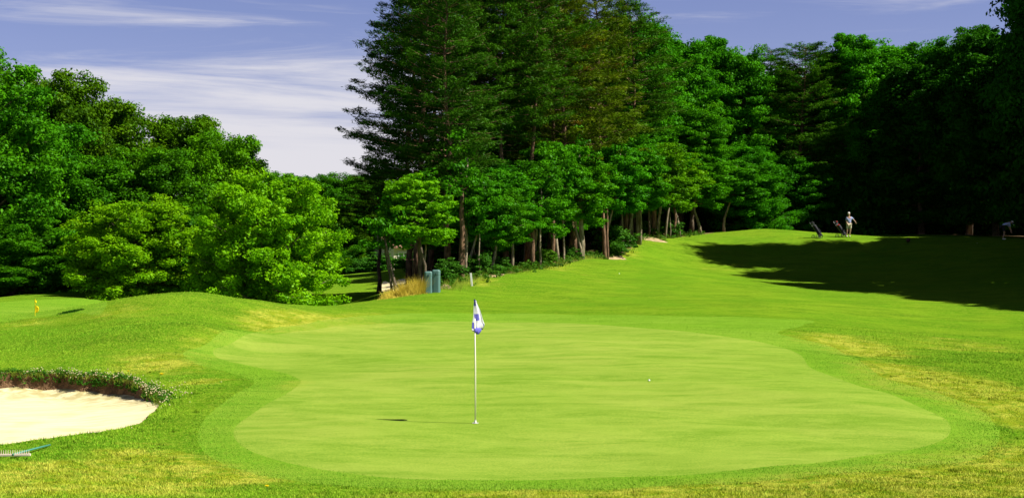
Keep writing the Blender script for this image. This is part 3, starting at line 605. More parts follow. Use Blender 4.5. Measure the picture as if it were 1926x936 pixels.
# single trunks that stand out along the edge
GT = 'bare lower trunks standing along the edge of the grove'
def trunk_tree(px, Y, h_, r0, lean, mat, label, seed, tint=(1, 1.1, 1)):
    rr = np.random.RandomState(seed); mb = MB(); path = [(lean*h_*q+rr.randn()*.03, rr.randn()*.03, -.25+h_*q) for q in np.linspace(0, 1, 7)]
    mb.tube(path, [r0*(1.25-.75*q) for q in np.linspace(0, 1, 7)], 9)
    cs = []; cr = []
    for i in range(6):
        z = h_*(.62+.36*rr.rand()); az = rr.rand()*6.28; p0 = np.array((lean*z, 0, z-.25)); e = p0+np.array((math.cos(az), math.sin(az), .3))*(.6+.7*rr.rand())
        mb.tube([p0, (p0+e)/2+np.array([0, 0, .08]), e], [r0*.3, r0*.2, .01], 4)
        for t in (.6, 1): cs.append(p0+(e-p0)*t); cr.append(.4)
    for i in range(6): cs.append(np.array((lean*h_, 0, h_))+rr.randn(3)*.5); cr.append(.5)
    V, Fc, va, de = leaves(np.array(cs), np.array(cr), 60, .18, rr, flat=.5)
    X, Y = W(px, Y); o = empty('slender_tree', (X, Y, hz(X, Y))); tag(o, label, 'tree', GT)
    link('trunk', mb.mesh('trunk', mat, smooth=True), o); c = link('crown', fast_mesh('crown', V, Fc, M['leaf'], face_attrs={'var': va, 'dead': de}), o); c.color = (*tint, 1)
for i, a in enumerate([(747,61.8,3.6,.10,-.20,'bark','dark trunk leaning left behind the tall dry grass'),(738,62.4,3.4,.08,-.12,'bark','thinner dark trunk crossing the leaning one left of the dry grass'),
   (789,64,4.5,.17,0,'bark','stout dark trunk directly behind the utility boxes'),(798,63.8,4.,.07,.03,'palebark','thin pale stem beside the stout trunk behind the utility boxes'),
   (868,65.5,5,.22,0,'pbark','stout reddish pine trunk left of the white stake'),(876,66.5,6,.11,.01,'palebark','pale trunk just left of the white stake'),
   (903,66.4,3.4,.055,-.03,'palebark','thin pale sapling right of the white stake'),(1003,73.5,5,.17,0,'pbark','dark trunk left of the twin pale stems at the grove edge'),(1015,73.8,4.5,.09,.02,'palebark','first of the twin pale stems at the grove edge'),
   (1041,76.4,6,.17,-.01,'pbark','reddish trunk standing over yellow-green seedlings'),(1059,78,4,.09,.01,'palebark','thin trunk between the reddish trunk and the lone pale trunk'),(1095,79.6,6.5,.20,-.02,'palebark','lone pale trunk standing forward on the sunlit edge'),
   (1137,84.3,5,.17,-.02,'pbark','left trunk of the leaning pair above the bare earth'),(1143,85,5,.12,-.02,'pbark','right trunk of the leaning pair above the bare earth'),(1171,90,5,.10,-.01,'palebark','thin trunk left of the three close trunks'),
   (1178,90.4,5,.18,0,'pbark','left of the three close reddish trunks'),(1185,90.8,5,.15,-.01,'pbark','middle of the three close reddish trunks'),(1190,91.4,4.6,.10,-.03,'palebark','right of the three close trunks'),
   (1201,91.2,7,.24,-.01,'palebark','thickest sunlit trunk on the upper slope'),(1221,94,5,.10,0,'bark','thin dark trunk right of the thickest sunlit one'),(1231,94.6,6,.22,-.01,'pbark','broad reddish trunk second along the upper slope'),
   (1251,97.4,5.5,.11,.10,'palebark','slender trunk leaning right near the crest'),(1269,98.6,5,.14,0,'pbark','last lit trunk before the dark bay'),(1261,98.,4.6,.06,0,'palebark','very thin stem beside the last lit trunk')]):
    trunk_tree(a[0], a[1], a[2], a[3]*.66, a[4], M[a[5]], a[6], 100+i)
# tall dry grass by the boxes
def tuft_patch(name, pts, n, h, mat, label, cat, seed, spread=(.45, .5), wd=.012, lean=.5):
    r = np.random.RandomState(seed); P = np.array([W(*p) for p in pts]); t = r.rand(n)*(len(P)-1); k = t.astype(int)
    p = P[k]+(P[k+1]-P[k])*(t-k)[:, None]+r.randn(n, 2)*np.array(spread); blades(name, p[:, 0], p[:, 1], h*(.45+.75*r.rand(n)), np.full(n, wd), mat, lean=lean, attrs=False, seed=seed, label=label, cat=cat)
def plain(name, c1, c2, tr=.25):
    m = newmat(name); g = G(m); c = g.mix(g.noise(g.pos(), 8, 3), c1, c2); d = g.n.new('ShaderNodeBsdfDiffuse'); g.l.new(c, d.inputs[0]); t = g.n.new('ShaderNodeBsdfTranslucent'); g.l.new(c, t.inputs[0])
    a = g.n.new('ShaderNodeMixShader'); a.inputs[0].default_value = tr; g.l.new(d.outputs[0], a.inputs[1]); g.l.new(t.outputs[0], a.inputs[2]); g.out(a.outputs[0]); return m
M['straw'] = plain('straw_grass', (.72, .52, .07), (.46, .42, .06)); M['weedblade'] = plain('weed_blades', (.13, .26, .015), (.32, .33, .05)); M['darkblade'] = plain('dark_blades', (.012, .06, .004), (.03, .10, .008))
r = np.random.RandomState(41); n = 8000; t = r.rand(n)**.7; pc = W(722, 59.3)+(np.array(W(797, 60.5))-np.array(W(722, 59.3)))*t[:, None]+r.randn(n, 2)*np.array([.16, .42])
cl = .55+.45*np.sin(pc[:, 0]*9+np.sin(pc[:, 1]*7)*1.5)
hh = (.28+.62*t**.8)*(.35+.75*r.rand(n)**.7)*cl*np.exp(-((pc[:, 1]-60)/.9)**2*.4); az_ = r.rand(n)*6.28
blades('tall_grass', pc[:, 0], pc[:, 1], hh, np.full(n, .016), M['straw'], lean=.8, attrs=False, seed=41, label='tall dry yellow grass left of the utility boxes', cat='tall grass')
tuft_patch('tall_grass', [(826,61.6),(870,65),(920,68),(975,71.5),(1030,76),(1090,81.5),(1140,87.5),(1210,95),(1300,104)], 9000, .26, M['weedblade'], 'ragged yellow-green grass along the grove edge', 'rough grass', 42, (.5, .8), .014)
# bare earth patches at the grove edge
def earth(px, Y, rx, ry, label, seed):
    r = np.random.RandomState(seed); X, Y = W(px, Y); n = 26; V = [(0, 0, .10)]; rings = 5
    for j in range(1, rings+1):
        for i in range(n):
            a = 2*math.pi*i/n; k = j/rings*(1+.12*math.sin(3*a+seed)+.06*r.randn()); x, y = rx*k*math.cos(a), ry*k*math.sin(a); V.append((x, y, .12*(1-(j/rings)**2)+.03*r.randn()*(j < rings)-.04*(j == rings)))
    V = [(v[0], v[1], v[2]+hz(X+v[0], Y+v[1])) for v in V]
    Fc = [(0, 1+i, 1+(i+1) % n) for i in range(n)]+[(1+j*n+i, 1+(j+1)*n+i, 1+(j+1)*n+(i+1) % n, 1+j*n+(i+1) % n) for j in range(rings-1) for i in range(n)]
    mb = MB(); mb.add(V, Fc); o = mb.build('earth_bank_ground', M['tan'], smooth=True); o.location = (X, Y, 0); tag(o, kind='structure')
M['tan'] = simple('sandy_earth', (.36, .27, .14), .95, .35, 3, .05, bump=.8, bdist=.05)
earth(926, 67.6, .62, 1.3, '', 1); earth(1150, 86.2, .9, 1.4, '', 2); earth(1222, 93.2, 1.1, 1.0, '', 3); earth(838, 62.4, .3, .6, '', 4)

# ------------------------------------------------------------------ bunker lip growth, clover, dandelions
r = np.random.RandomState(21)
def lip(n, fn, off=.12):
    """points along the far and right rim of the bunker"""
    sel = [i for i in range(len(O_bunk)) if fn(O_bunk[i])]
    i = np.array(sel)[r.randint(0, len(sel), n)]; p = O_bunk[i]+(O_bunk[(i+1) % len(O_bunk)]-O_bunk[i])*r.rand(n, 1)
    d = p-cen; d /= np.linalg.norm(d, axis=1)[:, None]; return p+d*(r.randn(n, 1)*off+.04), d
back_rim = lambda p: p[1] > 26.6 and p[0] > -17
p, d = lip(760, back_rim, .075); z = H(p[:, 0], p[:, 1])+.02-.22*r.rand(len(p))*(sdist(p[:, 0], p[:, 1], O_bunk) < .02)
V, Fc, va, de = leaves(np.c_[p, z], .05+.06*r.rand(len(p)), 16, .045, r, flat=.8)
tag(link('clover', fast_mesh('clover', V, Fc, M['shrub'], face_attrs={'var': va})), 'clover and weeds hanging over the far lip of the bunker', 'clover', kind='stuff')
p, d = lip(4000, back_rim, .10); blades('overhanging_grass', p[:, 0], p[:, 1], .03+.08*r.rand(len(p)), np.full(len(p), .012), M['weedblade'], z=H(p[:, 0], p[:, 1])-.1*r.rand(len(p)), lean=1.1, attrs=False, label='shaggy grass overhanging the far lip of the bunker', cat='grass')
p, d = lip(300, lambda p: p[1] > 27.5 and p[0] > -11.5, .16)
p2 = np.stack([-6.9+r.randn(110)*.35, 26.8+r.randn(110)*1.3], 1); p2 = p2[sdist(p2[:, 0], p2[:, 1], O_bunk) > .02]; p = np.concatenate([p, p2])
V = []; Fc = []; Z = H(p[:, 0], p[:, 1])
for (x, y), z in zip(p, Z):
    s_ = .010+.010*r.rand(); c_ = np.array([x, y, z+.03+.07*r.rand()]); b = len(V)
    V += [c_+np.array(q)*s_ for q in [(1,0,0),(0,1,0),(-1,0,0),(0,-1,0),(0,0,1),(0,0,-.8)]]
    Fc += [(b+i, b+(i+1) % 4, b+4) for i in range(4)]+[(b+(i+1) % 4, b+i, b+5) for i in range(4)]
M['blossom'] = simple('clover_blossom', (.50, .42, .24), .9, .35, 30, .05)
tag(link('clover_flowers', fast_mesh('clover_flowers', V, np.array(Fc), M['blossom'])), 'tiny cream clover flowers dotted along the bunker lip', 'clover flowers', kind='stuff')
M['yellow'] = simple('dandelion_yellow', (.75, .55, .01), .8, .15, 20, .05); M['stem'] = simple('green_stem', (.08, .2, .02), .7)
def dandelion(px, py, s_, label):
    X, Y = ray(px, py); o = empty('dandelion', (X, Y, hz(X, Y))); tag(o, label, 'flower', 'dandelions around the bunker')
    mb = MB(); mb.tube([(0, 0, 0), (.005, 0, .05), (0, 0, .1)], .003, 5); mb.build('stem', M['stem'], o)
    mb = MB(); mb.ball((0, 0, .1), (s_*.6, s_*.6, s_*.25))
    for ring, (n, rr, zz) in enumerate([(16, 1, 0), (12, .75, .25)]):
        for i in range(n):
            a = 6.283*i/n+ring*.2; c, s2 = math.cos(a), math.sin(a); w_ = .16*s_
            mb.add([(c*s_*.3-s2*w_, s2*s_*.3+c*w_, .1+zz*s_), (c*s_*.3+s2*w_, s2*s_*.3-c*w_, .1+zz*s_), (c*s_*rr+s2*w_*.6, s2*s_*rr-c*w_*.6, .1+(zz+.15)*s_), (c*s_*rr-s2*w_*.6, s2*s_*rr+c*w_*.6, .1+(zz+.15)*s_)], [(0, 1, 2, 3)])
    mb.build('flower_head', M['yellow'], o)
dandelion(304, 712, .055, 'larger yellow dandelion at the right end of the bunker lip')
dandelion(241, 706, .035, 'smaller yellow dandelion behind the middle of the bunker lip')
dandelion(502, 930, .03, 'yellow dandelion in the rough near the bottom edge of the photo')

# ------------------------------------------------------------------ flagstick with flag, cup, balls
M['white'] = simple('white_paint', (.78, .77, .72), .45, .06, 4, .4); M['pole'] = simple('cream_pole', (.78, .74, .60), .4, .06, 5, .4)
M['navy'] = simple('navy_cap', (.02, .02, .09), .6); M['black'] = simple('black_plastic', (.012, .012, .014), .5, .2, 6, .4)
def cloth(name, c):
    m = newmat(name); g = G(m); p = g.pos(obj=True); n = g.noise(p, 22, 3); cc = g.mix(g.rng(n, .3, .7), tuple(q*.88 for q in c), c)
    d = g.n.new('ShaderNodeBsdfDiffuse'); g.l.new(cc, d.inputs[0]); t = g.n.new('ShaderNodeBsdfTranslucent'); g.l.new(cc, t.inputs[0])
    a = g.n.new('ShaderNodeMixShader'); a.inputs[0].default_value = .3; g.l.new(d.outputs[0], a.inputs[1]); g.l.new(t.outputs[0], a.inputs[2]); g.out(a.outputs[0]); return m
M['fwhite'] = cloth('flag_white', (.78, .77, .82)); M['fblue'] = cloth('flag_blue', (.17, .16, .62)); M['fgrey'] = cloth('flag_hem', (.35, .34, .4))
fx, fy = ray(894, 796); fz = hz(fx, fy)
fs = empty('flagstick', (fx, fy, fz)); tag(fs, 'white flagstick with a limp blue and white checkered flag standing on the putting green', 'flagstick')
mb = MB(); mb.tube([(0, 0, -.12), (0, 0, 1.0), (-.014, 0, 2.12)], [.014, .013, .011], 10); pole = mb.build('pole', M['pole'], fs, smooth=True)
mb = MB(); mb.tube([(0, 0, .0), (0, 0, .05)], [.022, .018], 10); mb.build('ferrule', M['white'], fs)
mb = MB(); mb.ball((-.014, 0, 2.13), (.015, .015, .02)); mb.build('pole_cap', M['navy'], fs, smooth=True)
# flag cloth: outline rows (v down, left x, right x in cm read off the draped shape), folded front to back
def zx(q): return (q-492)/9.36/108
def zz_(q): return 2.13-(q-210)/9.36/108
rows = [(215,474,512),(260,468,522),(310,465,542),(380,463,572),(445,459,592),(520,452,610),(590,438,630),(650,433,650),(700,430,638),(735,436,618)]
mb = MB(); nu = 18; nv = 40; grid = []
for j in range(nv+1):
    y_ = 215+(735-215)*j/nv; ls = np.interp(y_, [a[0] for a in rows], [a[1] for a in rows]); rs_ = np.interp(y_, [a[0] for a in rows], [a[2] for a in rows])
    amp = .008+.020*j/nv
    row = []
    for i in range(nu+1):
        u = i/nu; x_ = ls+(rs_-ls)*u; dy = amp*math.sin(u*7.5+.6+j*.02)+.012*math.sin(u*15+j*.1)*j/nv
        sag = 26*math.sin(u*5.2+.3)*(j/nv)**4
        row.append((zx(x_), -.045+dy*.8+.20*u*min(1, j/nv*1.3), zz_(y_+sag)))
    grid.append(row)
V = [p_ for row in grid for p_ in row]; Fc = []; ms = []
for j in range(nv):
    y_ = 215+(735-215)*(j+.5)/nv
    for i in range(nu):
        u = (i+.5)/nu; ls = np.interp(y_, [a[0] for a in rows], [a[1] for a in rows]); rs_ = np.interp(y_, [a[0] for a in rows], [a[2] for a in rows]); x_ = ls+(rs_-ls)*u
        m_ = 0
        if y_ < 308 and u < .6: m_ = 1
        elif 445 < y_ < 562 and 466+(y_-445)*.16 < x_ < 545+(y_-445)*.12: m_ = 1
        elif 590 < y_ < 700 and x_ < 490+(y_-590)*.22: m_ = 1
        elif y_ > 716 and x_ < 500: m_ = 2
        Fc.append((j*(nu+1)+i, j*(nu+1)+i+1, (j+1)*(nu+1)+i+1, (j+1)*(nu+1)+i)); ms.append(m_)
b = len(mb.v); mb.v += V; mb.f += Fc; mb.m += ms
# turned-under corner hanging below the hem, and the back layer of cloth
for layer, (pts, m_) in enumerate([([(480,705),(510,694),(560,690),(602,722),(592,760),(556,806),(528,812),(500,792),(478,770)], 1)]):
    c_ = (zx(538), .01, zz_(750)); ring = [(zx(a), -.03+.14*(a-478)/124-.02*math.sin(k*1.7), zz_(q_)) for k, (a, q_) in enumerate(pts)]
    ring2 = [tuple((np.array(p_)+np.array(c_))/2+np.array((0, -.012*math.cos(k*2.2), 0))) for k, p_ in enumerate(ring)]
    n = len(pts); mb.add(ring+ring2+[c_], [(k, (k+1) % n, n+(k+1) % n, n+k) for k in range(n)]+[(n+k, n+(k+1) % n, 2*n) for k in range(n)], m_)
for j in range(0, nv):     # back fold
    y_ = 215+(735-215)*j/nv; y2 = 215+(735-215)*(j+1)/nv
    def bx(y_): return np.interp(y_, [a[0] for a in rows], [a[1] for a in rows]), np.interp(y_, [a[0] for a in rows], [a[2] for a in rows])
    (l1, r1), (l2, r2) = bx(y_), bx(y2); d1, d2 = .02+.20*j/nv, .02+.20*(j+1)/nv
    mb.add([(zx(l1+3), d1*.4, zz_(y_)), (zx((l1+r1)/2), d1, zz_(y_)), (zx(r1-3), d1*.8, zz_(y_)), (zx(l2+3), d2*.4, zz_(y2)), (zx((l2+r2)/2), d2, zz_(y2)), (zx(r2-3), d2*.8, zz_(y2))], [(0, 1, 4, 3), (1, 2, 5, 4)], 1 if int(y_/105) % 2 == 0 else 0)
fl = mb.build('flag', [M['fwhite'], M['fblue'], M['fgrey']], fs, smooth=True)
sd = fl.modifiers.new('thickness', 'SOLIDIFY'); sd.thickness = .002
# cup: white rim round a flat black disc painting the hole's inner shade
cp = empty('cup', (fx, fy, fz)); tag(cp, 'golf hole cup with white rim at the foot of the flagstick', 'golf cup')
mb = MB(); n = 24
V = [(math.cos(6.2832*i/n)*rr, math.sin(6.2832*i/n)*rr, z_) for rr, z_ in ((.056, .004), (.053, .008), (.05, .006)) for i in range(n)]
mb.add(V, [(k*n+i, k*n+(i+1) % n, (k+1)*n+(i+1) % n, (k+1)*n+i) for k in range(2) for i in range(n)]); mb.build('rim', M['white'], cp, smooth=True)
mb = MB(); mb.add([(math.cos(6.2832*i/n)*.052, math.sin(6.2832*i/n)*.052, .0065) for i in range(n)], [tuple(range(n))]); mb.build('hole', M['black'], cp)
M['ball'] = simple('ball_white', (.82, .82, .8), .3, .03, 40, .5)
mb = MB(); mb.ball((0, 0, .0213), .0213, nu=20, nv=14); ballme = mb.mesh('golf_ball', M['ball'], smooth=True)
for px, py, lb in [(1221, 717, 'white golf ball on the putting green right of the flagstick'), (1165, 516, 'white golf ball on the sunlit fairway slope below the grove'), (1838, 459, 'white golf ball in the shade near the bending golfer')]:
    X, Y = ray(px, py); o = link('golf_ball', ballme); o.location = (X, Y, hz(X, Y)); tag(o, lb, 'golf ball')
# little yellow practice flag, left
X, Y = ray(66, 594, 40); o = empty('practice_flag', (X, Y, hz(X, Y))); tag(o, 'small yellow practice flag on a short rod beyond the grassy mound', 'practice flag')
mb = MB(); mb.tube([(0, 0, -.1), (0, 0, .55)], .009, 6); mb.build('rod', M['yellow'], o)
mb = MB(); mb.add([(0, 0, .33), (.03, -.03, .34), (.10, .01, .30), (.13, 0, .22), (.10, -.02, .13), (.03, .02, .10), (0, 0, .12)], [tuple(range(7))]); mb.add([(-.02, 0, .50), (.05, .02, .49), (.05, -.01, .42), (-.01, 0, .43)], [(0, 1, 2, 3)])
f_ = mb.build('flag', M['yellow'], o); sd = f_.modifiers.new('t', 'SOLIDIFY'); sd.thickness = .004
X, Y = ray(134, 586, 40); n = 1500; r = np.random.RandomState(77)  # dark blade colour stands in for the shade of a small hollow
blades('dark_hollow_blades', X+r.randn(n)*.16, Y+r.randn(n)*.10, .01+.03*r.rand(n), np.full(n, .03), M['darkblade'], lean=.9, attrs=False, seed=5, kind=None, label='dark low blades standing in for a shaded hollow on the practice green', cat='grass tuft')

# ------------------------------------------------------------------ utility boxes and stake
M['ubox'] = simple('grey_green_plastic', (.085, .17, .155), .5, .12, 2.5, .35)
M['ubox2'] = simple('dark_green_seam', (.03, .065, .06), .6)
def pedestal(px, Y, w_, h_, label, rz):
    X, Y = W(px, Y); o = empty('utility_box', (X, Y, hz(X, Y)), rz); tag(o, label, 'utility box', 'utility boxes by the grove')
    def slab(z0, z1, w, d, top=0): 
        mb = MB(); r_ = min(w, d)*.28; n = 6; ring = []
        for cx_, cy_, a0 in ((w/2-r_, d/2-r_, 0), (-w/2+r_, d/2-r_, 90), (-w/2+r_, -d/2+r_, 180), (w/2-r_, -d/2+r_, 270)):
            for k in range(n+1): a = R(a0+90*k/n); ring.append((cx_+r_*math.cos(a), cy_+r_*math.sin(a)))
        lv = [(z0, 1), (z1-top, 1)]+([(z1-top*.6, .97), (z1-top*.25, .88), (z1, .70)] if top else [])
        N_ = len(ring); V = [(x*k, y*k, z) for z, k in lv for x, y in ring]; Fc = [(j*N_+i, j*N_+(i+1) % N_, (j+1)*N_+(i+1) % N_, (j+1)*N_+i) for j in range(len(lv)-1) for i in range(N_)]
        Fc += [tuple(range(N_))[::-1], tuple((len(lv)-1)*N_+i for i in range(N_))]; mb.add(V, Fc); return mb
    slab(-.08, .16, w_*1.04, w_*.98).build('base', M['ubox'], o, smooth=False)
    slab(.163, h_*.78, w_, w_*.92).build('cover', M['ubox'], o)
    slab(h_*.785, h_, w_*1.03, w_*.95, .07).build('dome_cap', M['ubox'], o)
    mb = MB(); mb.tube([(0, -w_*.46-.02, h_*.83), (0, -w_*.46, h_*.83)], .03, 10); mb.box((0, -w_*.47-.012, h_*.80), (.05, .03, .09)); mb.build('lock', M['ubox2'], o)
pedestal(805.5, 60.0, .33, .93, 'left grey-green utility box beside the dry grass', R(4))
pedestal(820.5, 60.1, .34, .97, 'right grey-green utility box, slightly taller, nearer the white stake', R(-5))
X, Y = ray(888, 538, 50); o = empty('boundary_stake', (X, Y, hz(X, Y))); tag(o, 'leaning white boundary stake at the foot of the grove', 'stake')
mb = MB(); rt_ = Matrix.Rotation(R(-6), 3, 'Y'); mb.box((-.03, 0, .24), (.085, .05, .66), rot=rt_); mb.build('post', M['white'], o, bevel=.006)
mb = MB(); mb.box((-.065, 0, .585), (.088, .054, .02), rot=rt_); mb.build('cap', M['white'], o, bevel=.004)

# ------------------------------------------------------------------ bunker rake
M['rakeg'] = simple('teal_handle', (.05, .22, .15), .6, .1, 6, .4); M['rakew'] = simple('pale_rake_head', (.55, .47, .36), .6, .15, 8, .2)
hx, hy = ray(28, 862); tx, ty = ray(94, 841); rk = empty('bunker_rake', (hx, hy, hz(hx, hy))); tag(rk, 'bunker rake with teal handle and pale toothed head lying on the grass', 'rake')
dz = hz(tx, ty)-hz(hx, hy); mb = MB(); mb.tube([(-.02, -.02, .06), ((tx-hx)*.5, (ty-hy)*.5, .05+dz*.5), (tx-hx, ty-hy, .03+dz)], [.016, .015, .014], 10); mb.build('handle', M['rakeg'], rk, smooth=True)
ax = np.array([1, .10]); ax /= np.linalg.norm(ax); mb = MB(); mb.box((-.09, 0, .05), (.62, .045, .035), rz=math.atan2(ax[1], ax[0])); mb.build('head_bar', M['rakew'], rk, bevel=.006)
for i in range(19):
    k = -.39+i*.0325; mb = MB(); mb.tube([(k*ax[0], k*ax[1]+.0, .06), (k*ax[0], k*ax[1]+.01, .125)], [.007, .003], 5); mb.build('tooth', M['rakew'], rk)

# ------------------------------------------------------------------ people
M['skin'] = simple('skin', (.48, .29, .19), .6, .05, 6, .3); M['shirtw'] = simple('white_blue_shirt', (.34, .39, .60), .8, .06, 6, .1); M['shorts'] = simple('cream_shorts', (.55, .50, .36), .85, .06, 6, .1)
M['shoew'] = simple('white_shoes', (.7, .7, .68), .6); M['capw'] = simple('white_cap', (.75, .73, .68), .7); M['hair'] = simple('brown_hair', (.05, .03, .015), .7)
M['shirtb'] = simple('blue_white_shirt', (.45, .50, .85), .8, .06, 6, .1); M['shortsd'] = simple('dark_shorts', (.02, .02, .03), .8)
def skin_mesh(name, pts, edges, rad, mat, parent, root=0, sub=2):
    me = bpy.data.meshes.new(name); me.from_pydata([Vector(p) for p in pts], edges, []); me.materials.append(mat)
    o = link(name, me, parent); md = o.modifiers.new('skin', 'SKIN'); md.use_smooth_shade = True
    if not me.skin_vertices: me.skin_vertices.new()
    for i, v in enumerate(me.skin_vertices[0].data):
        q = rad[i]; v.radius = q if hasattr(q, '__len__') else (q, q); v.use_root = i == root
    sb = o.modifiers.new('sub', 'SUBSURF'); sb.levels = sub; sb.render_levels = sub; return o
def person(X, Y, rz, pose, label, shirt, shorts, cap, group=None):
    o = empty('person', (X, Y, hz(X, Y)), rz); tag(o, label, 'person', group); J = pose
    names = ['pelvis','belly','chest','neck','head','crown','hipL','kneeL','ankL','toeL','hipR','kneeR','ankR','toeR','shL','elL','wrL','haL','shR','elR','wrR','haR']
    ix = {n: i for i, n in enumerate(names)}; pts = [J[n] for n in names]
    rad = dict(pelvis=(.13,.10), belly=(.12,.09), chest=(.15,.10), neck=.055, head=(.075,.09), crown=(.07,.085), hipL=.085, kneeL=.055, ankL=.037, toeL=.035, hipR=.085, kneeR=.055, ankR=.037, toeR=.035, shL=.055, elL=.038, wrL=.027, haL=.03, shR=.055, elR=.038, wrR=.027, haR=.03)
    E = [('pelvis','belly'),('belly','chest'),('chest','neck'),('neck','head'),('head','crown'),('pelvis','hipL'),('hipL','kneeL'),('kneeL','ankL'),('ankL','toeL'),('pelvis','hipR'),('hipR','kneeR'),('kneeR','ankR'),('ankR','toeR'),('chest','shL'),('shL','elL'),('elL','wrL'),('wrL','haL'),('chest','shR'),('shR','elR'),('elR','wrR'),('wrR','haR')]
    skin_mesh('body', pts, [(ix[a], ix[b]) for a, b in E], [rad[n] for n in names], M['skin'], o)
    def sub(name, ns, es, mat, grow, trims={}):
        k = {n: i for i, n in enumerate(ns)}; P = [Vector(J[n]) if n in J else trims[n][0] for n in ns]
        Rr = [tuple(q+grow for q in (rad[n] if hasattr(rad[n], '__len__') else (rad[n],)*2)) if n in rad else (trims[n][1],)*2 for n in ns]
        skin_mesh(name, P, [(k[a], k[b]) for a, b in es], Rr, mat, o)
    def lerp(a, b, t): return Vector(J[a]).lerp(Vector(J[b]), t)
    sub('shirt', ['pelvis','belly','chest','shL','sL','shR','sR'], [('pelvis','belly'),('belly','chest'),('chest','shL'),('shL','sL'),('chest','shR'),('shR','sR')], shirt, .022, {'sL': (lerp('shL','elL',.85), .058), 'sR': (lerp('shR','elR',.85), .058)})
    sub('shorts', ['pelvis','hipL','tL','hipR','tR'], [('pelvis','hipL'),('hipL','tL'),('pelvis','hipR'),('hipR','tR')], shorts, .026, {'tL': (lerp('hipL','kneeL',.85), .085), 'tR': (lerp('hipR','kneeR',.85), .085)})
    hd = Vector(J['head']).lerp(Vector(J['crown']), .75); fd = Vector(J['face'])
    mb = MB(); mb.ball(hd+Vector((0, 0, .035)), (.088, .10, .07)); mb.ball(hd+fd*.12+Vector((0, 0, .02)), (.06, .06, .012)); mb.build('cap', cap, o, smooth=True)
    mb = MB(); mb.ball(hd-fd*.03-Vector((0, 0, .015)), (.084, .09, .08)); mb.build('hair', M['hair'], o, smooth=True)
    ctr = Vector(J['head']).lerp(Vector(J['crown']), .25); mb = MB(); mb.ball(ctr+fd*.095, (.013, .02, .02)); mb.build('nose', M['skin'], o, smooth=True)
    sdv = fd.cross(Vector((0, 0, 1))).normalized()
    for s_ in (-1, 1): mb = MB(); mb.ball(ctr+fd*.083+sdv*.03*s_+Vector((0, 0, .03)), (.009, .008, .006)); mb.build('eye', M['black'], o)
    for s_ in ('L', 'R'):
        mb = MB(); a, b = Vector(J['ank'+s_]), Vector(J['toe'+s_]); mb.ball(a.lerp(b, .5)-Vector((0, 0, .01)), (.05+abs(b.x-a.x)*.55, .05+abs(b.y-a.y)*.55, .05)); mb.build('shoe', M['shoew'], o, smooth=True)
        w_, h2 = Vector(J['wr'+s_]), Vector(J['ha'+s_]); dv = (h2-w_).normalized(); sp = dv.cross(Vector((.3, 1, .2))).normalized()
        for q in range(5):
            l_ = (.06, .075, .08, .075, .05)[q]; b0 = h2+sp*(q-2)*.014 if q else w_.lerp(h2, .5)+sp*-.03; d2 = (dv+sp*(-.8 if q == 0 else 0)).normalized()
            mb = MB(); mb.tube([b0, b0+d2*l_*.55, b0+d2*l_*.9+Vector((0, .015, -.01))], [.009, .008, .006], 6); mb.build('finger', M['skin'], o, smooth=True)
    return o
stand = dict(pelvis=(0,0,.93), belly=(0,-.01,1.10), chest=(-.01,0,1.33), neck=(-.01,.0,1.48), head=(-.02,-.02,1.56), crown=(-.03,-.03,1.70), hipL=(-.10,0,.88), kneeL=(-.15,-.05,.50), ankL=(-.16,.06,.09), toeL=(-.18,-.10,.045), hipR=(.09,0,.88), kneeR=(.09,.0,.50), ankR=(.04,.06,.09), toeR=(.04,-.1,.045),
    shL=(-.17,0,1.37), elL=(-.20,-.03,1.10), wrL=(-.14,-.16,.93), haL=(-.12,-.19,.86), shR=(.17,0,1.37), elR=(.33,.02,1.22), wrR=(.44,-.03,1.08), haR=(.47,-.05,1.0), face=(-.25,-.97,-.1))
X, Y = ray(1597, 446.5, 95, 120); person(X, Y, 0, stand, 'standing golfer in pale shirt, cream shorts and white cap with right arm held out', M['shirtw'], M['shorts'], M['capw'])
bendp = dict(pelvis=(-.18,0,.92), belly=(-.05,0,1.02), chest=(.18,0,1.14), neck=(.30,0,1.17), head=(.36,0,1.16), crown=(.49,0,1.18), hipL=(-.18,-.09,.88), kneeL=(-.10,-.10,.48), ankL=(-.20,-.10,.09), toeL=(-.04,-.12,.045), hipR=(-.18,.09,.88), kneeR=(-.02,.12,.50), ankR=(-.12,.12,.09), toeR=(.04,.12,.045),
    shL=(.2,-.17,1.12), elL=(.26,-.18,.83), wrL=(.36,-.12,.6), haL=(.38,-.10,.52), shR=(.2,.17,1.12), elR=(.3,.16,.84), wrR=(.38,.08,.62), haR=(.40,.06,.54), face=(.5,-.1,-.86))
X, Y = ray(1891, 451, 86, 120); person(X, Y, 0, bendp, 'golfer in blue and white shirt bending forward in deep shade at the right edge', M['shirtb'], M['shortsd'], M['capw'])

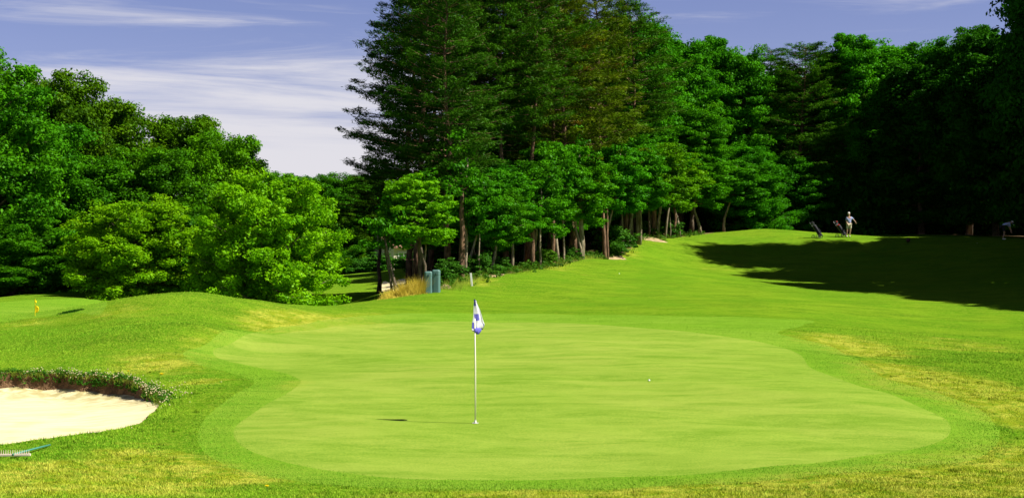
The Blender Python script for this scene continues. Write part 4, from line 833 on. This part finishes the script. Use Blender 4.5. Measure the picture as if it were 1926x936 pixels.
# ------------------------------------------------------------------ golf bags on push trolleys
M['steel'] = simple('steel', (.18, .18, .19), .45, .1, 10, .4, .5); M['red'] = simple('red_cloth', (.5, .03, .02), .7); M['bagdark'] = simple('dark_bag', (.008, .008, .014), .7)
def trolley(px, py, rz, label, bagm, accent, lo, hi):
    X, Y = ray(px, py, lo, hi); o = empty('golf_trolley', (X, Y, hz(X, Y)), rz); tag(o, label, 'golf trolley', 'golf trolleys by the standing golfer')
    d = Vector((.55, 0, .83)).normalized(); up = Vector((-.83, 0, .55)); b0 = Vector((-.12, 0, .16))
    mb = MB(); mb.tube([b0+d*t for t in (0, .1, .45, .8, .86)], [.11, .125, .12, .13, .12], 14); bg_ = mb.build('bag', bagm, o, smooth=True)
    mb = MB(); mb.tube([b0+d*.80, b0+d*.87], [.135, .135], 14); mb.build('bag_cuff', accent, bg_, smooth=True)
    mb = MB(); mb.box(b0+d*.35-up*-.12, (.10, .17, .3), rot=Matrix.Rotation(math.atan2(.55, .83), 3, 'Y')); mb.build('pocket', bagm, bg_, bevel=.02)
    for i in range(7):
        a = i*.9; of = up*.06*math.cos(a)+Vector((0, .06*math.sin(a), 0)); l_ = 1.0+.14*((i*37) % 5)/5; mb = MB(); mb.tube([b0+d*.8+of, b0+d*l_+of*1.2], .007, 5, 0)
        if i < 3: mb.ball(b0+d*(l_+.04)+of*1.2, (.05, .04, .05), 1)
        else: mb.box(b0+d*(l_+.02)+of*1.2+Vector((0, .03, 0)), (.02, .08, .04), m=0)
        mb.build('club', [M['steel'], accent if i == 1 else M['black']], o)
    mb = MB(); mb.tube([b0-up*.13, b0+d*.9-up*.14, b0+d*1.15-up*.05+Vector((.12, 0, 0))], .015, 6); mb.tube([Vector((-.02, -.3, .17)), b0+d*.25-up*.13, Vector((-.02, .3, .17))], .013, 6); mb.tube([b0-up*.12, (.42, 0, .12)], .013, 6); mb.build('frame', M['steel'], o)
    for c_, r_ in (((-.02, -.31, .15), .15), ((-.02, .31, .15), .15), ((.42, 0, .11), .11)):
        mb = MB(); n = 20
        mb.tube([(c_[0]+math.cos(6.2832*k/n)*r_, c_[1], c_[2]+math.sin(6.2832*k/n)*r_) for k in range(n+1)], .018, 6); wv = mb.build('wheel', M['black'], o, smooth=True)
        mb = MB()
        for k in range(6): mb.tube([c_, (c_[0]+math.cos(1.047*k)*r_, c_[1], c_[2]+math.sin(1.047*k)*r_)], .008, 4)
        mb.tube([(c_[0], c_[1]-.03, c_[2]), (c_[0], c_[1]+.03, c_[2])], .025, 8); mb.build('spokes', M['steel'], wv)
trolley(1541, 448.5, R(180), 'dark golf bag on a push trolley standing on the sunlit strip', M['bagdark'], M['black'], 95, 120)
trolley(1586, 447, R(165), 'golf bag with white head cover and red trim beside the standing golfer', M['bagdark'], M['red'], 95, 120)
mb = MB(); X, Y = ray(1708, 456, 80, 120); o = empty('tee_marker', (X, Y, hz(X, Y))); tag(o, 'small dark tee marker in the shade right of the standing golfer', 'tee marker')
mb.ball((0, 0, .14), (.15, .15, .13), nu=14); mb.build('ball', simple('maroon', (.06, .02, .02), .6), o, smooth=True); mb = MB(); mb.tube([(0, 0, -.1), (0, 0, .08)], [.02, .03], 6); mb.build('spike', M['black'], o)

# ------------------------------------------------------------------ house and hedge seen through the gap
M['stucco'] = simple('cream_siding', (.62, .54, .42), .8, .1, 1, .1); M['roof'] = simple('brown_shingle', (.22, .12, .08), .9, .3, 3, .05); M['glassd'] = simple('dark_glass', (.03, .035, .05), .1, .1, 1, .6); M['brick'] = simple('red_brick', (.26, .13, .09), .9, .25, 6, .05)
def house(px, Y, w_, d_, h_, rh, rz, wall, label, wins):
    X, Y = W(px, Y); o = empty('house', (X, Y, hz(X, Y)), rz); tag(o, label, 'house', 'houses beyond the far fairway')
    mb = MB(); mb.box((0, 0, h_/2-.25), (w_, d_, h_+.5)); g_ = h_; mb.add([(-w_/2, -d_/2+.01, g_), (-w_/2, d_/2-.01, g_), (-w_/2, 0, g_+rh*.92), (w_/2, -d_/2+.01, g_), (w_/2, d_/2-.01, g_), (w_/2, 0, g_+rh*.92)], [(0, 1, 2), (3, 5, 4)]); mb.build('wall', wall, o)
    mb = MB(); e = .5; k = rh/(d_/2); t = .15
    for s_ in (-1, 1): mb.add([(-w_/2-e, s_*(d_/2+e), h_-k*e), (w_/2+e, s_*(d_/2+e), h_-k*e), (w_/2+e, 0, h_+rh), (-w_/2-e, 0, h_+rh), (-w_/2-e, s_*(d_/2+e), h_-k*e+t), (w_/2+e, s_*(d_/2+e), h_-k*e+t), (w_/2+e, 0, h_+rh+t), (-w_/2-e, 0, h_+rh+t)], [(0, 1, 2, 3), (4, 5, 6, 7), (0, 1, 5, 4), (1, 2, 6, 5), (3, 0, 4, 7)])
    rf = mb.build('roof', M['roof'], o); mb = MB(); mb.box((w_*.25, .4, h_+rh), (.7, .7, 1.4)); mb.box((w_*.25, .4, h_+rh+.74), (.85, .85, .1)); mb.build('chimney', M['brick'], rf)
    for x_, z_, ww, hh in wins:
        mb = MB()
        for dx, dz, sx_, sz_ in ((0, hh/2, ww+.24, .12), (0, -hh/2, ww+.24, .12), (-ww/2-.06, 0, .12, hh-.12), (ww/2+.06, 0, .12, hh-.12), (0, 0, .06, hh-.12)): mb.box((x_+dx, -d_/2-.04, z_+dz), (sx_, .1, sz_))
        wd_ = mb.build('window', M['white'], o); mb = MB(); mb.box((x_, -d_/2-.01, z_), (ww-.02, .04, hh-.13)); mb.build('pane', M['glassd'], wd_)
    mb = MB(); mb.box((w_*.08, -d_/2-.03, 1.05), (1.0, .08, 2.1)); dr = mb.build('door', M['roof'], o); mb = MB(); mb.ball((w_*.08+.4, -d_/2-.1, 1.0), .04); mb.build('handle', M['steel'], dr)
house(782, 152, 9.5, 8, 2.9, 1.7, R(32), M['stucco'], 'cream house with brown roof glimpsed between the grove trunks', [(-3.6,1.6,1.1,1.3),(-1.6,1.6,1.2,1.3),(2.6,1.6,1.6,1.3),(4.0,1.6,.8,1.3)])
house(708, 168, 5.6, 6, 2.6, 1.4, R(28), M['stucco'], 'small pale house half hidden behind the far hedge', [(-1.6,1.5,1.0,1.2),(1.7,1.5,1.0,1.2)])
GH = 'rounded bushes in front of the far houses'
for i, (px, Y, h_, lb) in enumerate([(655,138,1.9,'leftmost rounded bush in front of the far houses'),(682,140,1.8,'second rounded bush from the left before the far houses'),(708,137,2.1,'bright rounded bush below the small pale house'),(738,139,1.6,'rounded bush left of the leaning dark trunk'),(765,138,1.8,'rounded bush below the cream house'),(795,137,1.8,'rounded bush behind the stout trunk by the utility boxes'),(620,136,2.1,'rounded bush half hidden by the largest bright tree'),(590,137,2.0,'rounded bush seen through the lower boughs of the largest bright tree'),(825,138,1.8,'rounded bush in the dark behind the utility boxes')]):
    X, Y = W(px, Y); TR[('shrub', 'shrub2')[i % 2]].place(X, Y, lb, 'bush', GH, h=h_, sxy=1.9, rz=i*1.3, name='bush', tint=(.9, 1, 1))
